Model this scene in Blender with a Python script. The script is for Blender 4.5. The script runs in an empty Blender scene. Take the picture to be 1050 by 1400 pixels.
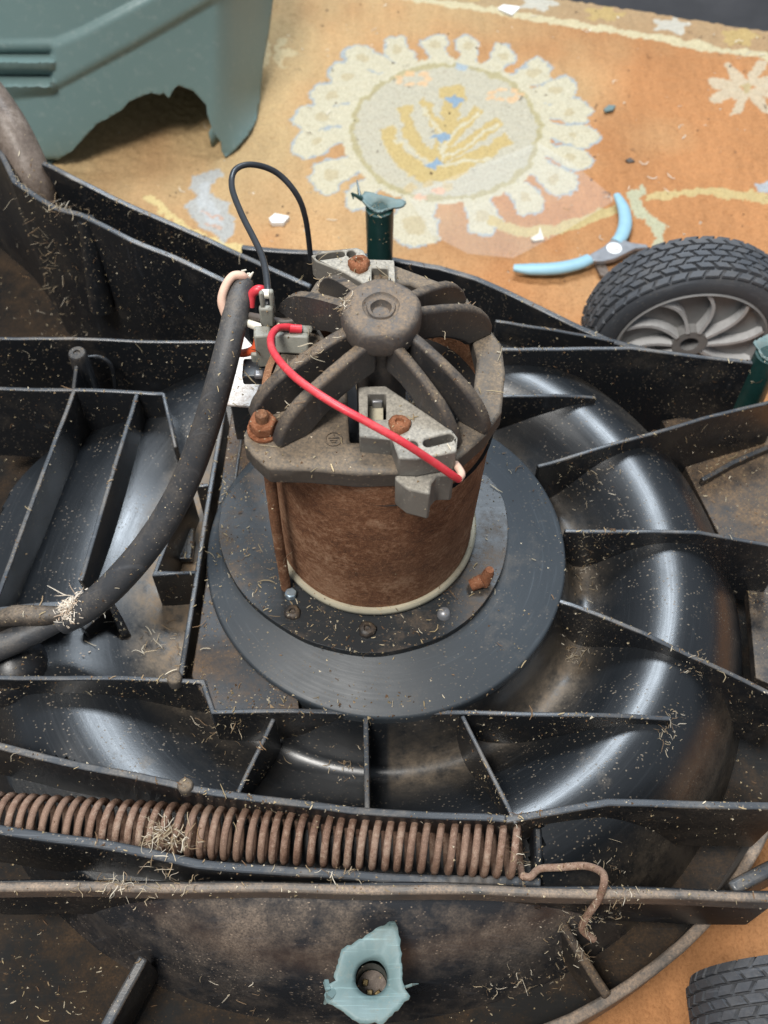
import bpy, bmesh, math, random
import numpy as np
from mathutils import Vector, Matrix
from mathutils.geometry import delaunay_2d_cdt
R = math.radians
random.seed(7); rng = np.random.default_rng(7)
sc = bpy.context.scene
col = sc.collection

# ------------------------------------------------------------------ camera
FPX, PITCH = 1500.0, 58.0
CAM = np.array([-0.0011, -0.2789, 0.4813])
cd = bpy.data.cameras.new('camera'); cam = bpy.data.objects.new('camera', cd); col.objects.link(cam)
cam.location = CAM; cam.rotation_euler = (R(90 - PITCH), 0, 0)
cd.sensor_fit = 'VERTICAL'; cd.sensor_height = 36; cd.lens = 36 * FPX / 1400
cd.clip_start = 0.02; cd.clip_end = 20
cd.dof.use_dof = True; cd.dof.focus_distance = 0.47; cd.dof.aperture_fstop = 15
sc.camera = cam
# ------------------------------------------------------------------ light
w = bpy.data.worlds.new('World'); sc.world = w; w.use_nodes = True
w.node_tree.nodes['Background'].inputs[0].default_value = (0.78, 0.88, 1.0, 1)
w.node_tree.nodes['Background'].inputs[1].default_value = 0.42
def area(name, loc, target, sx, sy, power, colr):
    l = bpy.data.lights.new(name, 'AREA'); l.shape = 'RECTANGLE'; l.size = sx; l.size_y = sy
    l.energy = power; l.color = colr
    o = bpy.data.objects.new(name, l); col.objects.link(o); o.location = loc
    o.rotation_euler = (Vector(target) - Vector(loc)).to_track_quat('-Z', 'Y').to_euler()
area('window_light', (0.10, 1.05, 1.75), (0.0, 0.05, 0), 0.85, 0.36, 44, (0.80, 0.90, 1.0))
area('ceiling_light', (-0.50, -0.55, 1.9), (0, 0, 0), 0.6, 0.45, 53, (1.0, 0.97, 0.92))
sc.view_settings.view_transform = 'Standard'; sc.view_settings.look = 'None'
sc.view_settings.exposure = 0.0; sc.view_settings.gamma = 1
sc.cycles.use_denoising = True
sc.cycles.max_bounces = 5
sc.cycles.use_adaptive_sampling = True; sc.cycles.adaptive_threshold = 0.02

# ------------------------------------------------------------------ helpers
_sp, _cp = math.sin(R(PITCH)), math.cos(R(PITCH))
FW = np.array([0, _cp, -_sp]); UP = np.array([0, _sp, _cp]); RT = np.array([1.0, 0, 0])
def at(u, v, z):
    """surveyed sight line (photo measurement) met with the horizontal plane at height z"""
    d = FW + (u - 525) / FPX * RT - (v - 700) / FPX * UP
    t = (z - CAM[2]) / d[2]
    return CAM + t * d
def A(*pts): return [at(*p) for p in pts]

def tag(o, label=None, cat=None, group=None, kind=None):
    if label: o['label'] = label
    if cat: o['category'] = cat
    if group: o['group'] = group
    if kind: o['kind'] = kind
    return o
def thing(name, loc, label, cat, group=None):
    o = bpy.data.objects.new(name, None); col.objects.link(o); o.location = loc; o.empty_display_size = .01
    return tag(o, label, cat, group)
def wloc(o):
    v = Vector((0, 0, 0))
    while o: v = v + o.location; o = o.parent
    return v
def obj(name, V, F, mat, parent=None, smooth=None, bevel=0, bseg=2, solid=0):
    me = bpy.data.meshes.new(name)
    me.from_pydata([tuple(map(float, p)) for p in V], [], [tuple(map(int, f)) for f in F]); me.update()
    return link(name, me, mat, parent, smooth, bevel, bseg, solid)
def link(name, me, mat, parent=None, smooth=None, bevel=0, bseg=2, solid=0):
    bm = bmesh.new(); bm.from_mesh(me)
    bmesh.ops.recalc_face_normals(bm, faces=bm.faces); bm.to_mesh(me); bm.free()
    o = bpy.data.objects.new(name, me); col.objects.link(o)
    if mat: me.materials.append(mat)
    if parent is not None:
        o.parent = parent; o.location = -wloc(parent)
    if smooth is not None:
        me.shade_smooth()
        if smooth < 179: me.set_sharp_from_angle(angle=R(smooth))
    if solid:
        m = o.modifiers.new('s', 'SOLIDIFY'); m.thickness = solid; m.offset = -1
    if bevel:
        m = o.modifiers.new('b', 'BEVEL'); m.width = bevel; m.segments = bseg; m.limit_method = 'ANGLE'; m.angle_limit = R(32)
        me.shade_smooth(); 
        if smooth is None: me.set_sharp_from_angle(angle=R(50))
        m.harden_normals = False
    return o
def merge(*parts):
    V, F, n = [], [], 0
    for v, f in parts:
        V += [tuple(p) for p in v]; F += [tuple(i + n for i in q) for q in f]; n += len(v)
    return V, F
def spline(P, n=8, closed=False):
    P = [np.array(p, float) for p in P]; out = []
    N = len(P); rngi = range(N if closed else N - 1)
    for i in rngi:
        g = (lambda k: P[k % N]) if closed else (lambda k: P[min(max(k, 0), N - 1)])
        p0, p1, p2, p3 = g(i - 1), g(i), g(i + 1), g(i + 2)
        for s in range(n):
            t = s / n
            out.append(.5 * ((2 * p1) + (-p0 + p2) * t + (2 * p0 - 5 * p1 + 4 * p2 - p3) * t * t + (-p0 + 3 * p1 - 3 * p2 + p3) * t ** 3))
    if not closed: out.append(P[-1])
    return out
def tube(P, r, seg=10, cap=True):
    P = [np.array(p, float) for p in P]; n = len(P)
    rr = [r] * n if np.isscalar(r) else list(np.interp(np.linspace(0, 1, n), np.linspace(0, 1, len(r)), r))
    V, F = [], []; N = None
    for i in range(n):
        T = P[min(i + 1, n - 1)] - P[max(i - 1, 0)]; T = T / (np.linalg.norm(T) + 1e-12)
        if N is None:
            a = np.array([0, 0, 1.0]) if abs(T[2]) < .9 else np.array([1.0, 0, 0])
            N = np.cross(T, a)
        N = N - T * np.dot(N, T); N /= np.linalg.norm(N); B = np.cross(T, N)
        for k in range(seg):
            an = 2 * math.pi * k / seg
            V.append(P[i] + rr[i] * (math.cos(an) * N + math.sin(an) * B))
    for i in range(n - 1):
        for k in range(seg):
            a, b = i * seg + k, i * seg + (k + 1) % seg
            F.append((a, b, b + seg, a + seg))
    if cap:
        F.append(tuple(range(seg))); F.append(tuple((n - 1) * seg + k for k in range(seg)))
    return V, F
def lathe(prof, seg=96, c=(0, 0), a0=0, a1=360, wob=None):
    V, F = [], []; m = len(prof); full = abs(a1 - a0) >= 360
    na = seg if full else seg + 1
    for i in range(na):
        an = R(a0 + (a1 - a0) * i / seg)
        for r, z in prof:
            dr = wob(an, r, z) if wob else 0
            V.append((c[0] + (r + dr) * math.cos(an), c[1] + (r + dr) * math.sin(an), z))
    for i in range(seg):
        j = (i + 1) % na
        for k in range(m - 1):
            F.append((i * m + k, j * m + k, j * m + k + 1, i * m + k + 1))
    return V, F
def axis_place(VF, origin, axis, up=(0, 0, 1)):
    """map local z to axis"""
    ax = Vector(axis).normalized(); q = Vector((0, 0, 1)).rotation_difference(ax).to_matrix()
    return [tuple(Vector(origin) + q @ Vector(v)) for v in VF[0]], VF[1]
def box(c, s, rz=0, rx=0, ry=0):
    M = Matrix.Translation(c) @ Matrix.Rotation(rz, 4, 'Z') @ Matrix.Rotation(ry, 4, 'Y') @ Matrix.Rotation(rx, 4, 'X')
    V = [M @ Vector((s[0] * x / 2, s[1] * y / 2, s[2] * z / 2)) for x in (-1, 1) for y in (-1, 1) for z in (-1, 1)]
    return [tuple(v) for v in V], [(0, 1, 3, 2), (4, 6, 7, 5), (0, 4, 5, 1), (2, 3, 7, 6), (0, 2, 6, 4), (1, 5, 7, 3)]
def wall(pts, zb, th, taper=1.0):
    """upright rib: polyline of its top edge, bottom height(s), thickness"""
    P = [np.array(p, float) for p in pts]; n = len(P); V, F = [], []
    zb = [zb] * n if np.isscalar(zb) else zb
    Q, ZB = [], []; ph = random.uniform(0, 6); acc = 0
    for i in range(n - 1):
        L_ = np.linalg.norm(P[i + 1] - P[i]); m_ = max(1, int(L_ / .007))
        for k in range(m_):
            t = k / m_; q = P[i] + (P[i + 1] - P[i]) * t; x_ = acc + L_ * t
            if i or k: q = q + np.array([0, .00035 * math.sin(x_ * 75 + ph), .0004 * math.sin(x_ * 55 + ph * 2) + random.uniform(-.00018, .00018)])
            Q.append(q); ZB.append(zb[i] + (zb[i + 1] - zb[i]) * t)
        acc += L_
    Q.append(P[-1]); ZB.append(zb[-1]); P, zb, n = Q, ZB, len(Q)
    for i in range(n):
        t = (P[min(i + 1, n - 1)] - P[max(i - 1, 0)])[:2]; t = t / np.linalg.norm(t)
        nn = np.array([-t[1], t[0]])
        if 0 < i < n - 1:
            a = (P[i] - P[i - 1])[:2]; a /= np.linalg.norm(a)
            nn = nn / max(.5, abs(np.dot(nn, np.array([-a[1], a[0]]))))
        for s in (-1, 1):
            q = P[i][:2] + s * nn * th / 2; V.append((q[0], q[1], P[i][2]))
            q = P[i][:2] + s * nn * th * taper / 2; V.append((q[0], q[1], zb[i]))
    for i in range(n - 1):
        a = i * 4; b = a + 4
        F += [(a, b, b + 2, a + 2), (a + 1, a + 3, b + 3, b + 1), (a, a + 1, b + 1, b), (a + 2, b + 2, b + 3, a + 3)]
    F += [(0, 2, 3, 1), ((n - 1) * 4, (n - 1) * 4 + 1, (n - 1) * 4 + 3, (n - 1) * 4 + 2)]
    return V, F
def plate(name, outlines, z0, z1, mat, parent=None, bevel=0.0005):
    """flat plate with holes: outlines = outer polygon, then holes"""
    pts, edges = [], []
    for o_ in outlines:
        n0 = len(pts); n = len(o_); pts += [Vector((q[0], q[1])) for q in o_]; edges += [(n0 + i, n0 + (i + 1) % n) for i in range(n)]
    vs, es, fs, ov, oe, of = delaunay_2d_cdt(pts, edges, [], 0, 1e-7)
    keep = []
    for f in fs:
        c = sum((vs[i] for i in f), Vector((0, 0))) / len(f); x, y = np.array([c.x]), np.array([c.y])
        if inpoly(x, y, outlines[0])[0] and not any(inpoly(x, y, h)[0] for h in outlines[1:]): keep.append(list(f))
    n = len(vs); V = [(v.x, v.y, z1) for v in vs] + [(v.x, v.y, z0) for v in vs]
    F = [tuple(f) for f in keep] + [tuple(i + n for i in f[::-1]) for f in keep]
    cnt = {}
    for f in keep:
        for i in range(len(f)):
            e = (f[i], f[(i + 1) % len(f)]); k = tuple(sorted(e)); cnt[k] = None if k in cnt else e
    for e in cnt.values():
        if e: F.append((e[1], e[0], e[0] + n, e[1] + n))
    return obj(name, V, F, mat, parent, bevel=bevel)
def circ(c, r, n=20, ry=None, rot=0):
    ry = ry or r
    return [(c[0] + r * math.cos(a) * math.cos(rot) - ry * math.sin(a) * math.sin(rot),
             c[1] + r * math.cos(a) * math.sin(rot) + ry * math.sin(a) * math.cos(rot)) for a in [2 * math.pi * i / n for i in range(n)]]
def slot(a, b, r, n=8):
    a = np.array(a[:2]); b = np.array(b[:2]); d = math.atan2(b[1] - a[1], b[0] - a[0]); o = []
    for i in range(n + 1): t = d - math.pi / 2 + math.pi * i / n; o.append((b[0] + r * math.cos(t), b[1] + r * math.sin(t)))
    for i in range(n + 1): t = d + math.pi / 2 + math.pi * i / n; o.append((a[0] + r * math.cos(t), a[1] + r * math.sin(t)))
    return o
def A2(z, *pts): return [tuple(at(u, v, z)[:2]) for u, v in pts]
def inpoly(x, y, poly):
    c = np.zeros(np.shape(x), bool); n = len(poly); j = n - 1
    for i in range(n):
        xi, yi = poly[i][:2]; xj, yj = poly[j][:2]
        m = ((yi > y) != (yj > y)) & (x < (xj - xi) * (y - yi) / ((yj - yi) + 1e-15) + xi)
        c ^= m; j = i
    return c

# ------------------------------------------------------------------ materials
class NT:
    def __init__(s, name):
        s.m = bpy.data.materials.new(name); s.m.use_nodes = True; s.t = s.m.node_tree; s.b = s.t.nodes['Principled BSDF']
        s.tc = s.n('ShaderNodeTexCoord')
    def n(s, ty, **k):
        q = s.t.nodes.new(ty)
        for a, v in k.items():
            if a.startswith('i_'):
                key = a[2:]; key = int(key) if key.isdigit() else key.replace('_', ' ')
                q.inputs[key].default_value = v
            else: setattr(q, a, v)
        return q
    def l(s, a, b): s.t.links.new(a, b)
    def noise(s, scale, detail=4, rough=.6, vec=None, dist=0):
        q = s.n('ShaderNodeTexNoise'); q.inputs['Scale'].default_value = scale; q.inputs['Detail'].default_value = detail
        q.inputs['Roughness'].default_value = rough; q.inputs['Distortion'].default_value = dist
        s.l(vec or s.tc.outputs['Object'], q.inputs['Vector']); return q.outputs['Fac']
    def ramp(s, fac, stops, interp='LINEAR'):
        q = s.n('ShaderNodeValToRGB'); e = q.color_ramp; e.interpolation = interp
        while len(e.elements) < len(stops): e.elements.new(.5)
        for el, (p, c) in zip(e.elements, stops):
            el.position = p; el.color = (c, c, c, 1) if np.isscalar(c) else tuple(c) + (1,)
        s.l(fac, q.inputs['Fac']); return q.outputs['Color']
    def mix(s, fac, a, b, ty='MIX'):
        q = s.n('ShaderNodeMix', data_type='RGBA', blend_type=ty)
        for sock, v in ((q.inputs[0], fac), (q.inputs[6], a), (q.inputs[7], b)):
            if hasattr(v, 'default_value') or hasattr(v, 'is_linked'): s.l(v, sock)
            elif np.isscalar(v): sock.default_value = v
            else: sock.default_value = tuple(v) + (1,)
        return q.outputs[2]
    def math(s, op, a, b=0.0, clamp=False):
        q = s.n('ShaderNodeMath', operation=op, use_clamp=clamp)
        for sock, v in ((q.inputs[0], a), (q.inputs[1], b)):
            if np.isscalar(v): sock.default_value = v
            else: s.l(v, sock)
        return q.outputs[0]
    def bump(s, h, strength=.3, dist=.001):
        q = s.n('ShaderNodeBump'); q.inputs['Strength'].default_value = strength; q.inputs['Distance'].default_value = dist
        s.l(h, q.inputs['Height']); s.l(q.outputs[0], s.b.inputs['Normal']); return q
    def set(s, color=None, rough=None, metal=None, spec=None):
        for k, v in (('Base Color', color), ('Roughness', rough), ('Metallic', metal), ('Specular IOR Level', spec)):
            if v is None: continue
            if np.isscalar(v): s.b.inputs[k].default_value = v
            elif isinstance(v, tuple): s.b.inputs[k].default_value = v + (1,)
            else: s.l(v, s.b.inputs[k])
        return s.m
def upness(t, lo=.2, hi=.95):
    g = t.n('ShaderNodeNewGeometry'); sx = t.n('ShaderNodeSeparateXYZ'); t.l(g.outputs['Normal'], sx.inputs[0])
    q = t.n('ShaderNodeMapRange'); q.inputs[1].default_value = lo; q.inputs[2].default_value = hi
    t.l(sx.outputs['Z'], q.inputs[0]); return q.outputs[0]
def plastic(name, base=(.0085, .0095, .011), dust=.5, dustc=(.16, .12, .08), rough=.3, cover=.55, spec=.5, scale=1.0, bumpy=.12, attr=None, polar=False, up0=.35):
    t = NT(name)
    big = t.noise(24 * scale, 5, .65); mid = t.noise(110 * scale, 6, .7); fine = t.noise(900, 3, .7)
    patch = t.ramp(t.math('ADD', t.math('MULTIPLY', big, .65), t.math('MULTIPLY', mid, .35)), [(cover - .04, 0.0), (cover + .14, 1.0)])
    f = t.math('MULTIPLY', patch, t.ramp(fine, [(.32, .25), (.65, 1.0)]))
    f = t.math('MULTIPLY', f, t.math('ADD', t.math('MULTIPLY', upness(t), 1 - up0), up0))
    f = t.math('MULTIPLY', f, dust)
    # fine specks of dust
    vo = t.n('ShaderNodeTexVoronoi'); vo.inputs['Scale'].default_value = 420; t.l(t.tc.outputs['Object'], vo.inputs['Vector'])
    mp2 = t.n('ShaderNodeMapping'); mp2.inputs['Scale'].default_value = (1.0, 2.1, 1.4); mp2.inputs['Rotation'].default_value = (.3, .2, .9)
    t.l(t.tc.outputs['Object'], mp2.inputs[0]); vo2 = t.n('ShaderNodeTexVoronoi'); vo2.inputs['Scale'].default_value = 300; t.l(mp2.outputs[0], vo2.inputs['Vector'])
    cellr = t.n('ShaderNodeSeparateColor'); t.l(vo2.outputs['Color'], cellr.inputs[0])
    big_sp = t.math('MULTIPLY', t.ramp(vo2.outputs['Distance'], [(.15, 1.0), (.22, 0.0)]), t.ramp(cellr.outputs[0], [(.55, 0.0), (.62, 1.0)]))
    sp = t.math('MULTIPLY', t.ramp(vo.outputs['Distance'], [(.13, 1.0), (.21, 0.0)]), .75)
    sp = t.math('MULTIPLY', t.math('MAXIMUM', sp, big_sp), t.ramp(t.noise(45, 4, .65), [(.42, 0.0), (.58, .8)]))
    f2 = t.math('MAXIMUM', f, t.math('MULTIPLY', sp, min(1, dust * 1.3)))
    dc = t.mix(t.noise(300, 3), tuple(c * .6 for c in dustc), tuple(c * 1.35 for c in dustc))
    if attr:
        va = t.n('ShaderNodeVertexColor'); va.layer_name = attr
        da = t.math('MULTIPLY', va.outputs['Color'], t.ramp(t.math('ADD', t.math('MULTIPLY', mid, .6), t.math('MULTIPLY', big, .4)), [(.38, .0), (.58, 1.0)]))
        da = t.math('MULTIPLY', da, t.ramp(fine, [(.25, .5), (.6, 1.0)]))
        f2 = t.math('MAXIMUM', f2, da); dc = t.mix(t.math('MULTIPLY', da, .8), dc, (.19, .12, .065))
    # scratches: stretched noise
    mp = t.n('ShaderNodeMapping'); mp.inputs['Scale'].default_value = (30, 900, 60); mp.inputs['Rotation'].default_value = (0, 0, .5)
    if polar:
        se = t.n('ShaderNodeSeparateXYZ'); t.l(t.tc.outputs['Object'], se.inputs[0])
        rad = t.math('SQRT', t.math('ADD', t.math('MULTIPLY', se.outputs[0], se.outputs[0]), t.math('MULTIPLY', se.outputs[1], se.outputs[1])))
        an = t.math('ARCTAN2', se.outputs[1], se.outputs[0]); cb = t.n('ShaderNodeCombineXYZ')
        t.l(t.math('MULTIPLY', rad, 700.0), cb.inputs[0]); t.l(t.math('MULTIPLY', an, 2.2), cb.inputs[1]); scr = t.noise(1.0, 4, .65, cb.outputs[0])
    else:
        t.l(t.tc.outputs['Object'], mp.inputs[0]); scr = t.noise(1.0, 3, .6, mp.outputs[0])
    bc = t.mix(t.ramp(scr, [(.58, 0.0), (.75, .6)]), base, tuple(min(1, c * 2.2 + .006) for c in base))
    colr = t.mix(f2, bc, dc)
    rg = t.math('ADD', t.math('MULTIPLY', f2, .6), t.math('ADD', rough - .12, t.math('MULTIPLY', t.noise(40, 4), .2)), True)
    rg = t.math('ADD', rg, t.math('MULTIPLY', t.math('SUBTRACT', scr, .4), .22 if polar else .08), True)
    h = t.math('ADD', t.math('MULTIPLY', f2, .5), t.math('ADD', t.math('MULTIPLY', fine, .25), t.math('MULTIPLY', scr, .12)))
    t.bump(h, bumpy, .001)
    return t.set(colr, rg, 0, spec)
def rust(name, c0=(.035, .014, .008), c1=(.13, .048, .02), c2=(.24, .12, .065), rough=.9, b=.6, scale=1.0):
    t = NT(name); a = t.noise(45 * scale, 7, .7); f = t.noise(420 * scale, 5, .75); g = t.noise(1500, 3, .7)
    k = t.math('ADD', t.math('MULTIPLY', a, .5), t.math('MULTIPLY', f, .5))
    c = t.ramp(k, [(.36, c0), (.5, c1), (.63, c2)])
    c = t.mix(t.ramp(t.noise(16 * scale, 4, .6, dist=.6), [(.42, 0.0), (.66, .6)]), c, tuple(q * .75 + p * .35 for q, p in zip(c1, c2)))
    c = t.mix(t.ramp(g, [(.55, 0.0), (.75, .5)]), c, tuple(min(1, q * 1.6) for q in c2))
    t.bump(t.math('ADD', f, t.math('MULTIPLY', g, .5)), b, .0012)
    return t.set(c, rough, 0, .25)
def simple(name, c, rough=.5, var=.25, scale=200, metal=0, b=.1, spec=.5):
    t = NT(name); n = t.noise(scale, 5, .65)
    cc = t.mix(n, tuple(q * (1 - var) for q in c), tuple(min(1, q * (1 + var)) for q in c))
    t.bump(t.noise(scale * 4, 3), b, .0005)
    return t.set(cc, t.math('ADD', t.math('MULTIPLY', n, .2), rough - .1, True), metal, spec)

DC = (.30, .235, .165)
M_deck = plastic('deck_plastic', dust=.42, cover=.53, dustc=DC)
M_dome = plastic('dome_plastic', base=(.009, .0105, .0125), dust=.52, cover=.64, rough=.33, spec=.6, dustc=DC, attr='Dirt', polar=True)
M_disc = plastic('disc_plastic', base=(.028, .034, .040), dust=.34, cover=.58, rough=.50, dustc=DC, polar=True)
M_rib = plastic('rib_plastic', base=(.011, .012, .014), dust=.5, cover=.56, rough=.38, dustc=DC)
M_dusty = plastic('dusty_plastic', base=(.012, .012, .013), dust=.72, cover=.47, dustc=(.27, .20, .135), rough=.45)
M_flangeb = plastic('flange_black_plastic', base=(.013, .015, .017), dust=.6, cover=.55, dustc=(.23, .15, .085), rough=.45, scale=1.2, spec=.4)
M_dirty = plastic('dirty_plastic', dust=.9, cover=.42, dustc=(.21, .135, .075), rough=.5)
M_floorp = plastic('deck_floor_plastic', base=(.010, .0095, .009), dust=.6, cover=.47, dustc=(.10, .062, .035), rough=.75, spec=.2)
M_ledge = plastic('ledge_plastic', base=(.012, .012, .013), dust=.8, cover=.50, dustc=(.19, .115, .06), rough=.45, scale=1.2)
M_bar = plastic('front_bar_plastic', base=(.06, .055, .05), dust=.9, cover=.42, dustc=(.33, .24, .17), rough=.45, scale=1.5)
M_skirt = plastic('skirt_plastic', base=(.022, .023, .026), dust=.72, cover=.50, dustc=(.42, .32, .235), rough=.30, scale=.8)
M_cap = plastic('cap_plastic', up0=.15, base=(.026, .026, .028), dust=.85, cover=.40, dustc=(.24, .17, .105), rough=.48, scale=2.4, bumpy=.25)
M_hub = plastic('hub_plastic', base=(.04, .04, .042), dust=.85, cover=.38, dustc=(.24, .17, .11), rough=.5, scale=2.4, bumpy=.35)
M_flange = plastic('flange_plastic', up0=.15, base=(.042, .038, .034), dust=.9, cover=.38, dustc=(.22, .165, .112), rough=.55, scale=2.2)
M_brush = plastic('brush_plastic', up0=.12, base=(.13, .12, .105), dust=.95, cover=.34, dustc=(.37, .34, .285), rough=.55, scale=2.4)
M_rust = rust('rusty_steel', (.06, .026, .015), (.20, .085, .04), (.42, .25, .15), b=.9)
M_rustspring = rust('rusty_spring_wire', (.075, .042, .03), (.175, .10, .068), (.34, .25, .19), .75, .45)
M_rustnut = rust('rusty_nut', (.05, .018, .01), (.2, .07, .03), (.33, .16, .09), .9, .6, 2)
M_ring = simple('cream_ring', (.42, .38, .28), .5, .35, 90)
M_rubber = plastic('cable_rubber', base=(.035, .036, .039), dust=.45, cover=.50, dustc=(.26, .21, .16), rough=.5, scale=1.5, bumpy=.4)
M_tyre = plastic('tyre_rubber', base=(.05, .054, .062), dust=.5, cover=.50, dustc=(.17, .155, .14), rough=.68, scale=1.5, bumpy=.3)
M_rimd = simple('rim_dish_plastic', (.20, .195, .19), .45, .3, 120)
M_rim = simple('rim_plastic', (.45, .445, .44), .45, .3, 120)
M_red = plastic('red_wire', base=(.55, .03, .045), dust=.3, cover=.5, dustc=(.5, .25, .2), rough=.4, scale=3)
M_orange = simple('orange_wire', (.62, .09, .03), .4, .2, 150)
M_pink = simple('pink_sleeve', (.62, .40, .30), .7, .2, 300)
M_white = simple('white_sleeve', (.62, .58, .48), .6, .3, 300)
M_brownw = simple('grey_brown_wire', (.075, .06, .05), .5, .3, 200)
M_blackw = simple('black_wire', (.022, .024, .028), .4, .3, 200)
M_conn = simple('grey_connector', (.24, .235, .20), .5, .35, 260, b=.2)
M_metalw = rust('stained_white_plate', (.2, .1, .06), (.5, .46, .42), (.68, .66, .64), .5, .1, .7)
M_green = simple('dark_green_plastic', (.009, .036, .032), .35, .4, 120)
M_teal = plastic('torn_teal_plastic', base=(.118, .172, .17), dust=.55, cover=.52, dustc=(.24, .22, .17), rough=.55, scale=3.0, bumpy=.25)
M_brass = simple('brass_insert', (.35, .25, .12), .4, .3, 200, .6)
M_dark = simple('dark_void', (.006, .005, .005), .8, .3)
M_zinc = simple('zinc_bolt', (.45, .55, .62), .3, .3, 300, .8)
M_handle = simple('blue_grip', (.25, .42, .50), .45, .15, 160)
M_steel = simple('grey_steel', (.24, .24, .25), .4, .3, 200, .5)
M_paper = simple('white_scrap', (.75, .75, .73), .7, .08, 200)
M_floor = simple('dark_floor', (.028, .026, .027), .45, .6, 18, b=.2)
M_tube = rust('brown_handle_tube', (.06, .045, .036), (.12, .092, .074), (.22, .18, .15), .42, .12, .8)

# hood: weathered grey green
def hood_mat():
    t = NT('hood_plastic'); a = t.noise(8, 5, .6); f = t.noise(160, 5, .7)
    c = t.mix(a, (.115, .185, .180), (.155, .225, .218)); c = t.mix(t.ramp(f, [(.55, 0.0), (.8, .35)]), c, (.34, .37, .34))
    t.bump(t.noise(700, 3), .12, .0006)
    return t.set(c, t.math('ADD', t.math('MULTIPLY', f, .25), .33, True), 0, .5)
M_hood = hood_mat()
def vcol_mat(name, rough=.8, fib=None, bstr=.4):
    t = NT(name); v = t.n('ShaderNodeVertexColor'); v.layer_name = 'Col'; c = v.outputs['Color']
    if fib:
        mp = t.n('ShaderNodeMapping'); mp.inputs['Scale'].default_value = (620, 430, 400); mp.inputs['Rotation'].default_value = (0, 0, -.12)
        t.l(t.tc.outputs['Object'], mp.inputs[0]); n1 = t.noise(1.0, 4, .7, mp.outputs[0]); n2 = t.noise(650, 4, .75)
        k = t.math('ADD', t.math('MULTIPLY', n1, .5), t.math('MULTIPLY', n2, .5))
        c = t.mix(1.0, c, t.ramp(k, [(.3, (.58, .53, .48)), (.5, (.98, .97, .96)), (.7, (1.2, 1.2, 1.18))]), 'MULTIPLY')
        t.bump(k, bstr, .002)
    return t.set(c, rough, 0, .15)
M_rug = vcol_mat('rug_pile', .95, True, .7)
M_debris = vcol_mat('dry_grass', .85)

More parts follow.
